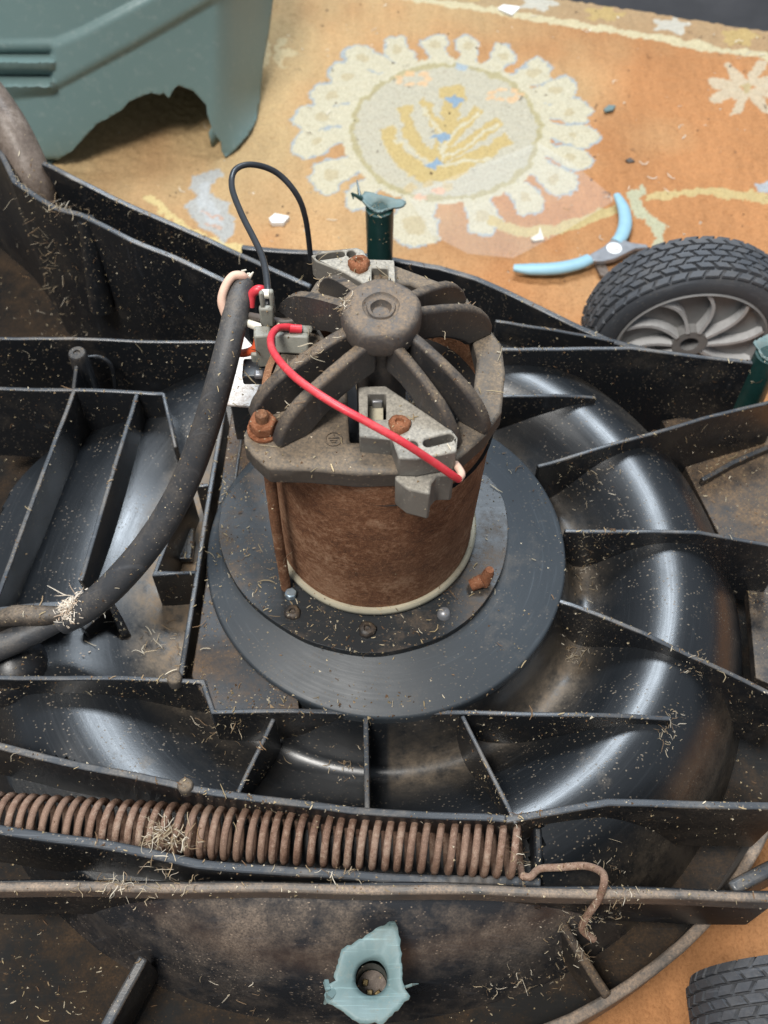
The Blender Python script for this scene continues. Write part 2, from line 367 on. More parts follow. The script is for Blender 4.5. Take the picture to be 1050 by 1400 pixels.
# ------------------------------------------------------------------ floor and rug
FZ = -0.130
V, F = box((0, .6, FZ - .02), (6, 5, .02)); tag(obj('floor', V, F, M_floor), kind='structure')
def build_rug():
    e0, e1 = at(690, -14, FZ), at(1060, 46, FZ)          # far edge of the rug
    k = (e1[1] - e0[1]) / (e1[0] - e0[0])
    xs = np.arange(-.62, .62, .0016)
    ys = np.concatenate([np.arange(-.5, .12, .008), np.arange(.12, 1.0, .0016)])
    X, Y = np.meshgrid(xs, ys)
    Y = np.minimum(Y, e0[1] + k * (X - e0[0]))
    def vnoise(sx, sy, seed):
        r = np.random.default_rng(seed); nx, ny = int(1.3 / sx) + 3, int(1.6 / sy) + 3
        g = r.random((ny, nx)); fx = (X + .65) / sx; fy = (Y + .55) / sy
        ix = fx.astype(int); iy = fy.astype(int); tx = fx - ix; ty = fy - iy
        tx = tx * tx * (3 - 2 * tx); ty = ty * ty * (3 - 2 * ty)
        return (g[iy, ix] * (1 - tx) * (1 - ty) + g[iy, ix + 1] * tx * (1 - ty) + g[iy + 1, ix] * (1 - tx) * ty + g[iy + 1, ix + 1] * tx * ty)
    wx = X + (vnoise(.007, .007, 1) - .5) * .005 + (vnoise(.0025, .0025, 2) - .5) * .0014
    wy = Y + (vnoise(.007, .007, 3) - .5) * .005 + (vnoise(.0025, .0025, 4) - .5) * .0014
    C = np.zeros(X.shape + (3,))
    tan = np.array([.46, .325, .17]); org = np.array([.42, .20, .085])
    # field runs straw to rust: partly dye, partly light painted into the colour
    c0, c1 = at(420, 60, FZ), at(860, 250, FZ)
    tt = ((X - c0[0]) * (c1[0] - c0[0]) + (Y - c0[1]) * (c1[1] - c0[1])) / ((c1[0] - c0[0]) ** 2 + (c1[1] - c0[1]) ** 2)
    tt = np.clip(tt * .95 + .08 + (vnoise(.09, .06, 5) - .5) * .7 + (vnoise(.02, .03, 6) - .5) * .3, 0, 1)[..., None]
    C[:] = tan * (1 - tt) + org * tt
    st = (vnoise(.004, .02, 7) - .5) * .12 + (vnoise(.05, .05, 8) - .5) * .2
    C *= (1 + st)[..., None]
    def paint(poly, c, a=1.0):
        P = np.array([q[:2] for q in poly]); x0, y0 = P.min(0) - .004; x1, y1 = P.max(0) + .004
        s = (X > x0) & (X < x1) & (Y > y0) & (Y < y1)
        if not s.any(): return
        m = inpoly(wx[s], wy[s], P)
        sub = C[s]; sub[m] = sub[m] * (1 - a) + np.array(c) * a; C[s] = sub
    def pp(pts): return A2(FZ, *pts)
    def ell(c, a, b, n=48, rot=0): return pp([(c[0] + a * math.cos(t) * math.cos(rot) - b * math.sin(t) * math.sin(rot), c[1] + a * math.cos(t) * math.sin(rot) + b * math.sin(t) * math.cos(rot)) for t in [2 * math.pi * i / n for i in range(n)]])
    def strokeline(pts, wd, c, a=1.0):
        q = spline([(p[0], p[1], 0) for p in pts], 6)
        L, Rr = [], []
        for i in range(len(q)):
            t = q[min(i + 1, len(q) - 1)] - q[max(i - 1, 0)]; t = t / np.linalg.norm(t)
            L.append((q[i][0] - t[1] * wd / 2, q[i][1] + t[0] * wd / 2)); Rr.append((q[i][0] + t[1] * wd / 2, q[i][1] - t[0] * wd / 2))
        paint(pp(L + Rr[::-1]), c, a)
    white = (.50, .455, .335); cream = (.70, .68, .58); blue = (.33, .355, .36); gold = (.50, .42, .22); yel = (.46, .35, .16); lil = (.44, .405, .315)
    sage = (.42, .43, .28); mblue = (.22, .30, .38)
    # border at the far edge
    d = np.array([e1[0] - e0[0], e1[1] - e0[1]]); d /= np.linalg.norm(d); nrm = np.array([d[1], -d[0]])
    dist = (X - e0[0]) * nrm[0] + (Y - e0[1]) * nrm[1] + (vnoise(.01, .01, 9) - .5) * .006
    m = dist < .036; C[m] = C[m] * .3 + np.array((.36, .27, .16)) * .7
    m = (dist > .030) & (dist < .040); C[m] = np.array((.52, .45, .29))
    for i in range(9):
        q = np.array(e0[:2]) + d * (-.10 + i * .062 + .01) + nrm * .013
        ring_ = [(q[0] + .016 * (1 + .25 * math.cos(5 * a)) * math.cos(a), q[1] + .011 * (1 + .25 * math.cos(5 * a)) * math.sin(a)) for a in np.linspace(0, 6.283, 30)[:-1]]
        paint(ring_, (.50, .49, .43) if i % 2 == 0 else (.45, .33, .14), .8)
    # medallion petals
    cx, cy = 607, 187
    tips = [(455,75),(418,105),(402,150),(402,205),(428,245),(475,275)]
    spec = [  # tip pixel, base pixel, half width
        ((449,100),(520,110),17),((472,72),(535,92),16),((532,55),(560,85),17),((592,50),(600,80),18),((640,50),(640,82),16),((697,65),(675,92),16),((748,92),(705,112),17),
        ((785,118),(725,135),17),((808,150),(735,152),15),((815,188),(738,178),15),((806,222),(735,202),15),((784,260),(722,224),18),((738,288),(690,245),18),
        ((668,318),(645,260),22),((424,130),(500,130),17),((404,165),(490,155),17),((402,203),(482,180),17),((428,250),(492,222),20),((478,282),(515,242),17),((562,335),(575,265),34)]
    def petal(tip, base, hw, grow, c):
        tip = np.array(tip, float); base = np.array(base, float); ax = tip - base; L = np.linalg.norm(ax); ax /= L; n = np.array([-ax[1], ax[0]])
        prof = [(-.25, .55), (.15, .62), (.4, .72), (.62, .95), (.82, 1.0), (.9, .8), (.93, .52), (1.0, .28), (1.04, .0)]
        pts = [base + ax * (L * s + (grow if s > .9 else 0)) + n * (hw * k + grow) for s, k in prof] + [base + ax * (L * s + (grow if s > .9 else 0)) - n * (hw * k + grow) for s, k in prof[::-1]]
        paint(pp(pts), c)
    for tp, bs, hw in spec: petal(tp, bs, hw * 1.06, 2.0, blue)
    for tp, bs, hw in spec: petal(tp, bs, hw * 1.03, 0, white if tp[1] < 255 else (.50, .455, .34))
    paint(ell((610, 180), 143, 100), white)
    for tp, bs, hw in spec:
        c = np.array(tp) * .6 + np.array(bs) * .4; paint(ell(c, hw * .5, hw * .36, 14), (.43, .36, .23), .8)
    paint(ell((610, 181), 131, 94), (.36, .31, .17), .85); paint(ell((610, 181), 124, 88), lil)
    # inner menorah-like plant
    for pts, wd in [([(530,175),(545,215),(585,240)],20),([(553,145),(562,185),(590,215)],17),([(575,135),(598,172),(606,200)],13),([(618,125),(612,180),(590,240)],22),
                    ([(655,150),(630,175),(605,200)],15),([(682,168),(650,190),(605,215)],15),([(697,190),(650,215),(600,235)],18),([(560,232),(600,240),(640,225)],20)]:
        strokeline(pts, wd, yel)
    paint(ell((620, 128), 20, 13), yel)
    for pts in ([(540,190),(570,212),(600,228)],[(578,148),(600,182),(606,220)],[(655,155),(625,178),(604,205)],[(668,215),(630,222),(600,228)],[(680,172),(640,198),(606,215)]):
        strokeline(pts, 4, (.50, .45, .32))
    for c in ((620,136),(604,187),(594,225)): paint(ell(c, 13, 5, 8), mblue); paint(ell(c, 5, 10, 8), mblue)
    paint(ell((630, 93), 9, 6, 8), (.33, .38, .41))
    for c in ((565,108),(690,130)):
        for k in range(7):
            a = k * .9; paint(ell((c[0] + 16 * math.cos(a) * 1.3, c[1] + 8 * math.sin(a)), 7, 3.5, 8), (.62, .40, .22), .75)
    for c, k in (((560,258),1),((600,262),0),((585,252),1),((575,268),0),((612,255),1)): paint(ell(c, 9, 5, 9), (.48, .38, .22) if k else (.62, .36, .24), .8)
    # vines, leaves, flowers
    strokeline([(668,300),(720,318),(780,308),(845,283)], 13, (.47, .37, .18))
    strokeline([(885,270),(940,263),(1000,266),(1070,275)], 12, (.48, .37, .18))
    paint(pp([(858,262),(880,250),(884,262),(876,274),(890,292),(912,310),(905,318),(908,338),(890,345),(893,325),(885,308),(868,292),(862,276)]), (.42, .43, .30), .9)
    for k in range(8):
        a = 2 * math.pi * k / 8 + .3; paint(ell((1022 + 34 * math.cos(a), 120 + 20 * math.sin(a)), 22, 8, 16, math.atan2(20 * math.sin(a), 34 * math.cos(a))), (.50, .42, .30), .9)
    paint(ell((1022, 120), 9, 6), (.42, .33, .18))
    for k in range(6):
        a = 2 * math.pi * k / 6; paint(ell((372 + 20 * math.cos(a), 72 + 13 * math.sin(a)), 13, 5, 12, a), (.62, .52, .32), .6)
    leaf = [(262,240),(300,230),(305,240),(288,250),(290,262),(312,280),(322,300),(316,322),(300,336),(296,318),(278,312),(262,296),(252,280),(268,268),(256,258)]
    paint(pp(leaf), (.37, .38, .37), .9)
    paint(pp([(270,252),(288,248),(284,266),(300,286),(306,306),(290,304),(270,288)]), (.43, .44, .44), .8)
    strokeline([(275,285),(290,292),(306,298)], 4, (.52, .30, .2), .7); strokeline([(282,302),(300,310)], 4, (.52, .30, .2), .6)
    strokeline([(200,270),(270,320),(340,345)], 10, (.60, .50, .24), .7)
    paint(pp([(1030,252),(1062,250),(1062,262),(1034,264)]), (.36, .40, .43), .9)
    # grime: small dark crumbs trodden in
    Z = FZ + (vnoise(.004, .004, 11) - .5) * .0022 + (vnoise(.03, .03, 12) - .5) * .002
    n0, n1 = X.shape
    V = np.stack([X, Y, Z], -1).reshape(-1, 3)
    ii = np.arange(n0 * n1).reshape(n0, n1)
    F = np.stack([ii[:-1, :-1], ii[:-1, 1:], ii[1:, 1:], ii[1:, :-1]], -1).reshape(-1, 4)
    me = bpy.data.meshes.new('rug')
    me.vertices.add(len(V)); me.vertices.foreach_set('co', V.ravel())
    me.loops.add(F.size); me.loops.foreach_set('vertex_index', F.ravel().astype(np.int32))
    me.polygons.add(len(F)); me.polygons.foreach_set('loop_start', np.arange(0, F.size, 4, dtype=np.int32))
    me.update(calc_edges=True); me.validate()
    ca = me.color_attributes.new('Col', 'FLOAT_COLOR', 'POINT')
    cc = np.ones((len(V), 4), np.float32); cc[:, :3] = np.clip(C.reshape(-1, 3), .01, .95); ca.data.foreach_set('color', cc.ravel())
    me.materials.append(M_rug); me.shade_smooth()
    o = bpy.data.objects.new('rug', me); col.objects.link(o)
    tag(o, 'orange and straw coloured rug with a white scalloped medallion under the mower', 'rug')
build_rug()

# ------------------------------------------------------------------ lawnmower deck
mower = thing('lawnmower_deck', (0, 0, FZ), 'black plastic lawnmower deck with ribbed round blade housing, covered in grass dust', 'lawnmower')
# profile of the blade housing (radius, height)
PR = [(.086, -.004), (.0905, -.006), (.0935, -.016), (.0965, -.028), (.101, -.0355), (.107, -.0372), (.114, -.0335), (.122, -.0265), (.131, -.0195), (.140, -.0150), (.149, -.0132), (.158, -.0145), (.167, -.0190), (.175, -.0265), (.183, -.0375), (.190, -.0510), (.1945, -.0620), (.199, -.078), (.207, -.103)]
rr = np.array([p[0] for p in PR]); zz = np.array([p[1] for p in PR])
def smooth_prof(n):
    s = spline([(a, b, 0) for a, b in PR], n); return [(p[0], p[1]) for p in s]
prof = smooth_prof(5)
def dome_z(r): return float(np.interp(r, [p[0] for p in prof], [p[1] for p in prof]))
# spring channel: between the rib behind the spring and the long bar in front
f1 = A((-60, 1006, 0), (120, 1048, 0), (262, 1078, 0), (480, 1108, 0), (692, 1119, 0))
f3 = A((-60, 1211, -.001), (270, 1213, -.001), (540, 1215, -.001), (800, 1220, -.001), (1080, 1227, -.001))
f1x = [p[0] for p in f1]; f1y = [p[1] for p in f1]; f3x = [p[0] for p in f3]; f3y = [p[1] for p in f3]
XE = at(745, 1170, 0)[0]
def volute(an, r, z):
    d = abs((math.degrees(an) - 203 + 180) % 360 - 180)
    k = .5 + .5 * math.cos(min(1, d / 82) * math.pi)
    return .027 * k * min(1, max(0, (r - .094) / .06))
V, F = lathe(prof, 300, wob=volute)
V = [list(v) for v in V]
for v in V:
    x, y, z = v
    da_ = abs((math.degrees(math.atan2(y, x)) - 163 + 180) % 360 - 180); k2 = .5 + .5 * math.cos(min(1, da_ / 52) * math.pi); r_ = math.hypot(x, y)
    if .098 < r_ < .222: z = z + k2 * .95 * ((-.037 + .007 * math.sin(min(1, max(0, (r_ - .125) / .08)) * math.pi)) - z); v[2] = z
    if x < XE and y < np.interp(x, f1x, f1y) + .003 and y > np.interp(x, f3x, f3y) + .0042:
        v[2] = min(z, np.interp(x, (-.19, .07), (-.044, -.031)))
    if abs(x) < .004 and False: pass
o = obj('blade_housing', V, F, M_dome, mower, smooth=50)
o.data.materials.append(M_skirt)
ca = o.data.color_attributes.new('Dirt', 'FLOAT_COLOR', 'POINT')
for i, v in enumerate(o.data.vertices):
    x, y = v.co.x, v.co.y; r = math.hypot(x, y)
    d = 0
    if x < -.04: d = max(d, min(1, (-x - .04) / .04) * min(1, max(.12, (y + .085) / .04)) * min(1, max(0, (.142 - r) / .02)) * min(1, max(0, (.12 - y) / .03)))
    if x > 0: d = max(d, .6 * math.exp(-((r - .104) / .010) ** 2) * (.4 + .6 * math.sin(math.atan2(y, x) * 4 + 1) ** 2))
    if x > .03 and y > .08: d = max(d, .35 * min(1, max(0, (r - .16) / .03)))
    if x > .05 and y < -.06: d = max(d, .3 * min(1, max(0, (r - .172) / .02)))
    ca.data[i].color = (d, d, d, 1)
for p in o.data.polygons:
    c = p.center
    if c.y < np.interp(c.x, f3x, f3y) + .0048: p.material_index = 1
# centre disc that carries the motor, ledge plate beside it
V, F = lathe([(0, 0), (.0895, 0), (.0905, -.0008), (.0908, -.002), (.0908, -.007)], 160)
obj('centre_disc', V, F, M_disc, mower, smooth=40)
P = A2(-.003, (318, 556), (352, 556), (400, 600), (400, 900), (410, 975), (292, 975), (262, 925))
plate('ledge_plate', [P], -.012, -.0025, M_ledge, mower)
# outer floor of the deck and its rim
arc = [(.226 * math.cos(R(a)), .226 * math.sin(R(a))) for a in range(-100, 101, 4)]
outl = arc + [(-.12, .238), (-.20, .33), (-.42, .43), (-.42, -.215), (-.10, -.222)]
plate('deck_floor', [outl], -.108, -.098, M_floorp, mower)
rim = [(x, y, -.066) for x, y in arc[0:]]
V, F = wall(rim[:26], -.118, .0055); obj('rim_wall', V, F, M_bar, mower, bevel=.0012)
V, F = wall([(-.33, -.215, -.066), (-.10, -.222, -.066), rim[0]], -.118, .0055); obj('rim_wall', V, F, M_rib, mower, bevel=.0012)
M_edge = plastic('worn_lit_edge_plastic', base=(.05, .055, .062), dust=.5, cover=.52, rough=.30, dustc=DC)
def worn_lit_top(o):  # paler up-facing tops: wear plus an edge highlight put into the colour
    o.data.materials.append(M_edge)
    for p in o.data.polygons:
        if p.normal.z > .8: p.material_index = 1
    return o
# ribs: (top polyline, bottom, thickness, material, name)
ribs = [
 ([(684, 541, -.001), (760, 540, -.003), (815, 543, -.010)], -.05, .0030, M_rib),
 ([(735, 637, -.001), (905, 588, -.005), (960, 572, -.009), (1075, 543, -.013)], -.07, .0032, M_rib),
 ([(772, 725, -.001), (955, 727, -.004), (1000, 735, -.008), (1080, 750, -.012)], -.07, .0032, M_rib),
 ([(764, 821, -.001), (880, 864, -.003), (940, 893, -.006), (1000, 922, -.010), (1080, 962, -.016)], -.07, .0034, M_rib),
 ([(-60, 924, 0), (277, 930, 0), (291, 972, -.0012), (640, 974, -.0012), (800, 977, -.002), (918, 982, -.009)], -.045, .0034, M_rib),
 ([(374, 982, -.001), (352, 1028, -.001), (325, 1084, -.001)], -.05, .0030, M_rib),
 ([(500, 980, -.001), (502, 1112, -.001)], -.05, .0034, M_rib),
 ([(632, 978, -.001), (706, 1126, -.001)], -.05, .0030, M_rib),
 ([(306, 557, 0), (280, 715, 0), (247, 924, 0)], -.05, .0036, M_rib),
 ([(336, 556, -.001), (322, 650, -.001), (300, 790, -.001)], -.01, .0022, M_dusty),
 ([(-60, 461, 0), (150, 464, 0), (306, 468, 0)], -.075, .0030, M_rib),
 ([(-60, 528, -.004), (100, 533, -.004), (224, 538, -.004)], -.07, .0034, M_rib),
 ([(101, 533, -.004), (46, 680, -.005), (-12, 836, -.006)], -.05, .0034, M_rib),
 ([(187, 538, -.004), (150, 660, -.005), (110, 794, -.006)], -.05, .0034, M_rib),
 ([(223, 537, -.004), (232, 575, -.006), (240, 612, -.012)], -.05, .0030, M_rib),
 ([(258, 664, -.004), (236, 720, -.004), (211, 784, -.004), (268, 782, -.004)], -.045, .0030, M_rib),
 ([(268, 664, -.004), (292, 662, -.004)], -.045, .0030, M_rib),
 ([(112, 858, -.012), (150, 822, -.010), (172, 868, -.024)], -.05, .0060, M_rib),
 ([(-20, 838, -.002), (30, 832, .000), (88, 828, -.002)], -.05, .0080, M_dusty),
 ([(677, 438, -.006), (764, 452, -.010), (840, 466, -.014)], -.08, .0030, M_rib),
 ([(660, 476, 0), (764, 477, 0), (863, 475, 0), (955, 487, 0), (1060, 497, 0)], -.082, .0036, M_rib),
]
for pts, zb, th, m in ribs:
    V, F = wall(A(*pts), zb, th * .74, 1.25); worn_lit_top(obj('rib', V, F, m, mower, bevel=.0007))
# walls of the spring channel and long front bar
V, F = wall(f1, -.045, .0036); worn_lit_top(obj('rib', V, F, M_rib, mower, bevel=.0008))
V, F = wall(A((690, 1120, -.001), (760, 1108, -.001), (832, 1097, 0), (960, 1099, 0), (1080, 1103, 0)), [-.05, -.05, -.05, -.06, -.06], .0036); worn_lit_top(obj('rib', V, F, M_dusty, mower, bevel=.0008))
V, F = wall(A((-60, 1124, .008), (130, 1153, .004), (270, 1180, -.003), (400, 1192, -.010), (520, 1199, -.014), (740, 1206, -.018)), -.05, .0045); worn_lit_top(obj('rib', V, F, M_rib, mower, bevel=.0012))
V, F = wall([p + np.array([0, .0038, -.013]) for p in f3 if p[0] < .24], -.065, .0044); obj('channel_wall', V, F, M_rib, mower, bevel=.0008)
V, F = wall(f3, -.0135, .0040); obj('front_bar', V, F, M_bar, mower, bevel=.0012)
# back walls
V, F = wall(A((-90, 120, .034), (-30, 168, .034), (0, 208, .034), (20, 247, .034), (50, 267, .034), (77, 284, .033), (110, 293, .032), (180, 328, .028), (237, 350, .022), (307, 383, .014), (350, 404, .006)), -.10, .0036); worn_lit_top(obj('back_wall', V, F, M_rib, mower, bevel=.0009))
V, F = wall(A((58, 222, .03), (100, 243, .028), (117, 251, .024), (200, 290, .015), (300, 335, .004), (352, 358, -.004), (425, 391, -.012)), -.10, .0036); worn_lit_top(obj('back_wall', V, F, M_rib, mower, bevel=.0009))
V, F = wall(A((330, 337, -.02), (380, 341, -.02), (440, 345, -.02), (520, 351, -.02), (600, 364, -.02), (650, 380, -.02), (690, 398, -.02), (764, 433, -.022), (833, 465, -.026), (894, 480, -.03), (965, 498, -.034)), -.115, .0040); worn_lit_top(obj('back_wall', V, F, M_rib, mower, bevel=.0009))
a, b = at(118, 300, .028), at(140, 420, -.04)
V, F = tube([a, b], [.005, .008], 10); obj('wall_stiffener', V, F, M_rib, mower, smooth=60)
# lower left gusset and right lower rib
V, F = wall(A((196, 1308, -.055), (172, 1350, -.055), (140, 1410, -.055)), -.09, .005); worn_lit_top(obj('rib', V, F, M_dusty, mower, bevel=.0012))
V, F = wall(A((752, 1232, -.045), (785, 1290, -.055), (832, 1362, -.064)), -.09, .0046); obj('rib', V, F, M_dirty, mower, bevel=.0012)
V, F = wall([(-.0103, y, dome_z(math.hypot(.0103, y)) + .0006) for y in (-.160, -.166, -.171, -.177)], -.06, .0022); obj('seam', V, F, M_dark, mower)
V, F = wall(A((1000, 1215, -.03), (1085, 1172, -.03)), -.07, .007); worn_lit_top(obj('rib', V, F, M_dusty, mower, bevel=.002))
# outer plates at the right
V, F = wall(A((960, 655, -.05), (1000, 632, -.05), (1075, 600, -.05)), -.085, .003); worn_lit_top(obj('rib', V, F, M_dusty, mower, bevel=.0008))
P = A2(-.056, (905, 575), (1075, 545), (1080, 760), (985, 735))
plate('side_shelf', [P], -.064, -.056, M_dirty, mower)
P = A2(-.056, (1020, 760), (1080, 770), (1080, 945), (1035, 925))
plate('side_shelf', [P], -.066, -.058, M_dusty, mower)
ye = np.linspace(np.interp(XE, f1x, f1y), np.interp(XE, f3x, f3y), 8)
V, F = wall([(XE - .0005, y, dome_z(math.hypot(XE, y)) + .0012) for y in ye], -.05, .004); obj('channel_end', V, F, M_dome, mower, bevel=.0012)
# pins and bosses
def boss(px, z, r, h, hole, name='screw_boss', m=M_rib):
    c = at(*px, z)
    V, F = lathe([(0, z - .001), (hole, z - .001), (hole, z) , (r * .85, z), (r, z - .001), (r * 1.15, z - h), (0, z - h)], 24, c[:2]); return obj(name, V, F, m, mower, smooth=40)
boss((105, 482), .006, .0052, .05, .002)
V, F = wall(A((104, 500, .004), (100, 533, -.004)), -.04, .0024); obj('rib', V, F, M_rib, mower, bevel=.0005)
V, F = tube(spline(A((112, 490, -.004), (135, 488, -.006), (152, 500, -.012), (158, 530, -.03)), 6), .0013, 8); obj('rib', V, F, M_rib, mower, smooth=60)
for px_, z in (((238, 926), .002), ((253, 1073), .002)):
    c = at(*px_, z); V, F = lathe([(0, z + .0012), (.0028, z + .0008), (.0036, z - .0005), (.0036, z - .006)], 20, c[:2]); obj('moulding_pin', V, F, M_flange, mower, smooth=60)
# square pocket beside the disc has a dark floor
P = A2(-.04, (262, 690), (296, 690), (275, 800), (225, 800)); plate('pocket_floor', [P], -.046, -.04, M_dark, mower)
c = at(250, 745, -.03); V, F = box(tuple(c), (.012, .02, .004)); obj('pocket_block', V, F, M_deck, mower, bevel=.001)
c = at(15, 905, -.012); V, F = lathe([(0, -.004), (.010, -.006), (.016, -.012), (.018, -.03)], 30, c[:2]); obj('domed_boss', V, F, M_rib, mower, smooth=60)

# screw posts torn from the cover
def torn(name, ctr, z, pts, m, parent, hole=None, th=.0016, lift=None):
    """ragged flange of torn sheet"""
    n = len(pts); V, F = [], []
    rnd = random.Random(3)
    rings = 5; hr = hole or .001
    hp = [(ctr[0] + hr * math.cos(2 * math.pi * i / 72), ctr[1] + hr * math.sin(2 * math.pi * i / 72)) for i in range(72)]
    outer = []
    for i in range(72):
        an = 2 * math.pi * i / 72; d = np.array([math.cos(an), math.sin(an)]); best = hr * 1.3
        for k in range(n):
            p, q = np.array(pts[k][:2]) - ctr, np.array(pts[(k + 1) % n][:2]) - ctr
            e = q - p; den = d[0] * e[1] - d[1] * e[0]
            if abs(den) < 1e-12: continue
            t = (p[0] * e[1] - p[1] * e[0]) / den; s = (p[0] * d[1] - p[1] * d[0]) / den
            if t > 0 and -1e-6 <= s <= 1 + 1e-6: best = max(best, t)
        outer.append(best * (1 + rnd.uniform(-.03, .03)))
    for j in range(rings + 1):
        f = j / rings
        for i in range(72):
            an = 2 * math.pi * i / 72; r = hr + (outer[i] - hr) * f
            zz_ = z - .0035 * (1 - f) ** 2 + (lift(an, r) if lift else 0) + rnd.uniform(-.0003, .0003) * f
            V.append((ctr[0] + r * math.cos(an), ctr[1] + r * math.sin(an), zz_))
    for j in range(rings):
        for i in range(72):
            k = (i + 1) % 72; F.append((j * 72 + i, j * 72 + k, (j + 1) * 72 + k, (j + 1) * 72 + i))
    return obj(name, V, F, m, parent, smooth=60, solid=th)
# front post
zc = -.020; cc = at(508, 1338, zc - .004)[:2]
post = bpy.data.objects.new('screw_post', None); col.objects.link(post); post.parent = mower; post.location = Vector((cc[0], cc[1], -.08)) - wloc(mower)
V, F = lathe([(.0066, zc - .006), (.0066, zc - .05), (.0095, zc - .05), (.0095, zc - .004)], 40, cc); obj('post_tube', V, F, M_green, post, smooth=50)
V, F = lathe([(0, zc - .022), (.0064, zc - .022), (.0064, zc - .024), (0, zc - .024)], 24, cc); obj('post_floor', V, F, M_tube, post)
for k, (dx, dy) in enumerate(((-.001, -.003), (.0025, -.0035), (-.003, .001))):
    V, F = box((cc[0] + dx, cc[1] + dy, zc - .0205), (.0026, .0022, .0018), k * .7, .3); obj('crumb', V, F, M_brass, post, bevel=.0004)
pts = A2(zc, (542, 1261), (549, 1300), (552, 1350), (561, 1364), (540, 1385), (522, 1400), (490, 1398), (462, 1380), (445, 1370), (446, 1345), (458, 1352), (457, 1335), (468, 1298), (500, 1280), (524, 1264))
torn('torn_flange', np.array(cc), zc, pts, M_teal, post, .0078)
for a_, b_, r0 in (((458, 1352), (444, 1372), .0022), ((446, 1342), (452, 1366), .0014), ((553, 1350), (572, 1345), .0007), ((538, 1262), (526, 1266), .001)):
    V, F = tube([at(*a_, zc - .001), (at(*a_, zc) + at(*b_, zc)) / 2 + np.array([0, 0, .002]), at(*b_, zc - .003)], [r0, r0 * .9, r0 * .3], 5); obj('torn_sliver', V, F, M_teal, post)
# back post
zt = .03; cb = at(519, 284, zt)[:2]
post2 = bpy.data.objects.new('screw_post', None); col.objects.link(post2); post2.parent = mower; post2.location = Vector((cb[0], cb[1], -.1)) - wloc(mower)
V, F = lathe([(0, zt), (.0082, zt), (.0084, zt - .004), (.0076, -.03), (.0076, -.085)], 36, cb); obj('post_tube', V, F, M_green, post2, smooth=50)
pts = A2(zt, (492, 276), (500, 266), (520, 272), (556, 280), (552, 287), (530, 290), (505, 289))
torn('torn_flange', np.array(cb), zt + .003, pts, M_teal, post2, .004, .0012)
for a_, b_, r0 in (((495, 272), (480, 264), .0016), ((492, 268), (488, 246), .0010), ((482, 265), (483, 272), .0009)):
    V, F = tube([at(*a_, zt + .003), at(*b_, zt + .006)], [r0, r0 * .4], 6); obj('torn_sliver', V, F, M_green, post2)
# right post
zt = .006; cb = at(1052, 484, zt)[:2]
post3 = bpy.data.objects.new('screw_post', None); col.objects.link(post3); post3.parent = mower; post3.location = Vector((cb[0], cb[1], -.08)) - wloc(mower)
V, F = lathe([(0, zt), (.0078, zt), (.008, zt - .004), (.0085, -.08)], 36, cb); obj('post_tube', V, F, M_green, post3, smooth=50)
torn('torn_flange', np.array(cb), zt + .002, A2(zt, (1028, 470), (1048, 460), (1080, 464), (1080, 486), (1042, 488)), M_teal, post3, .004, .0012)

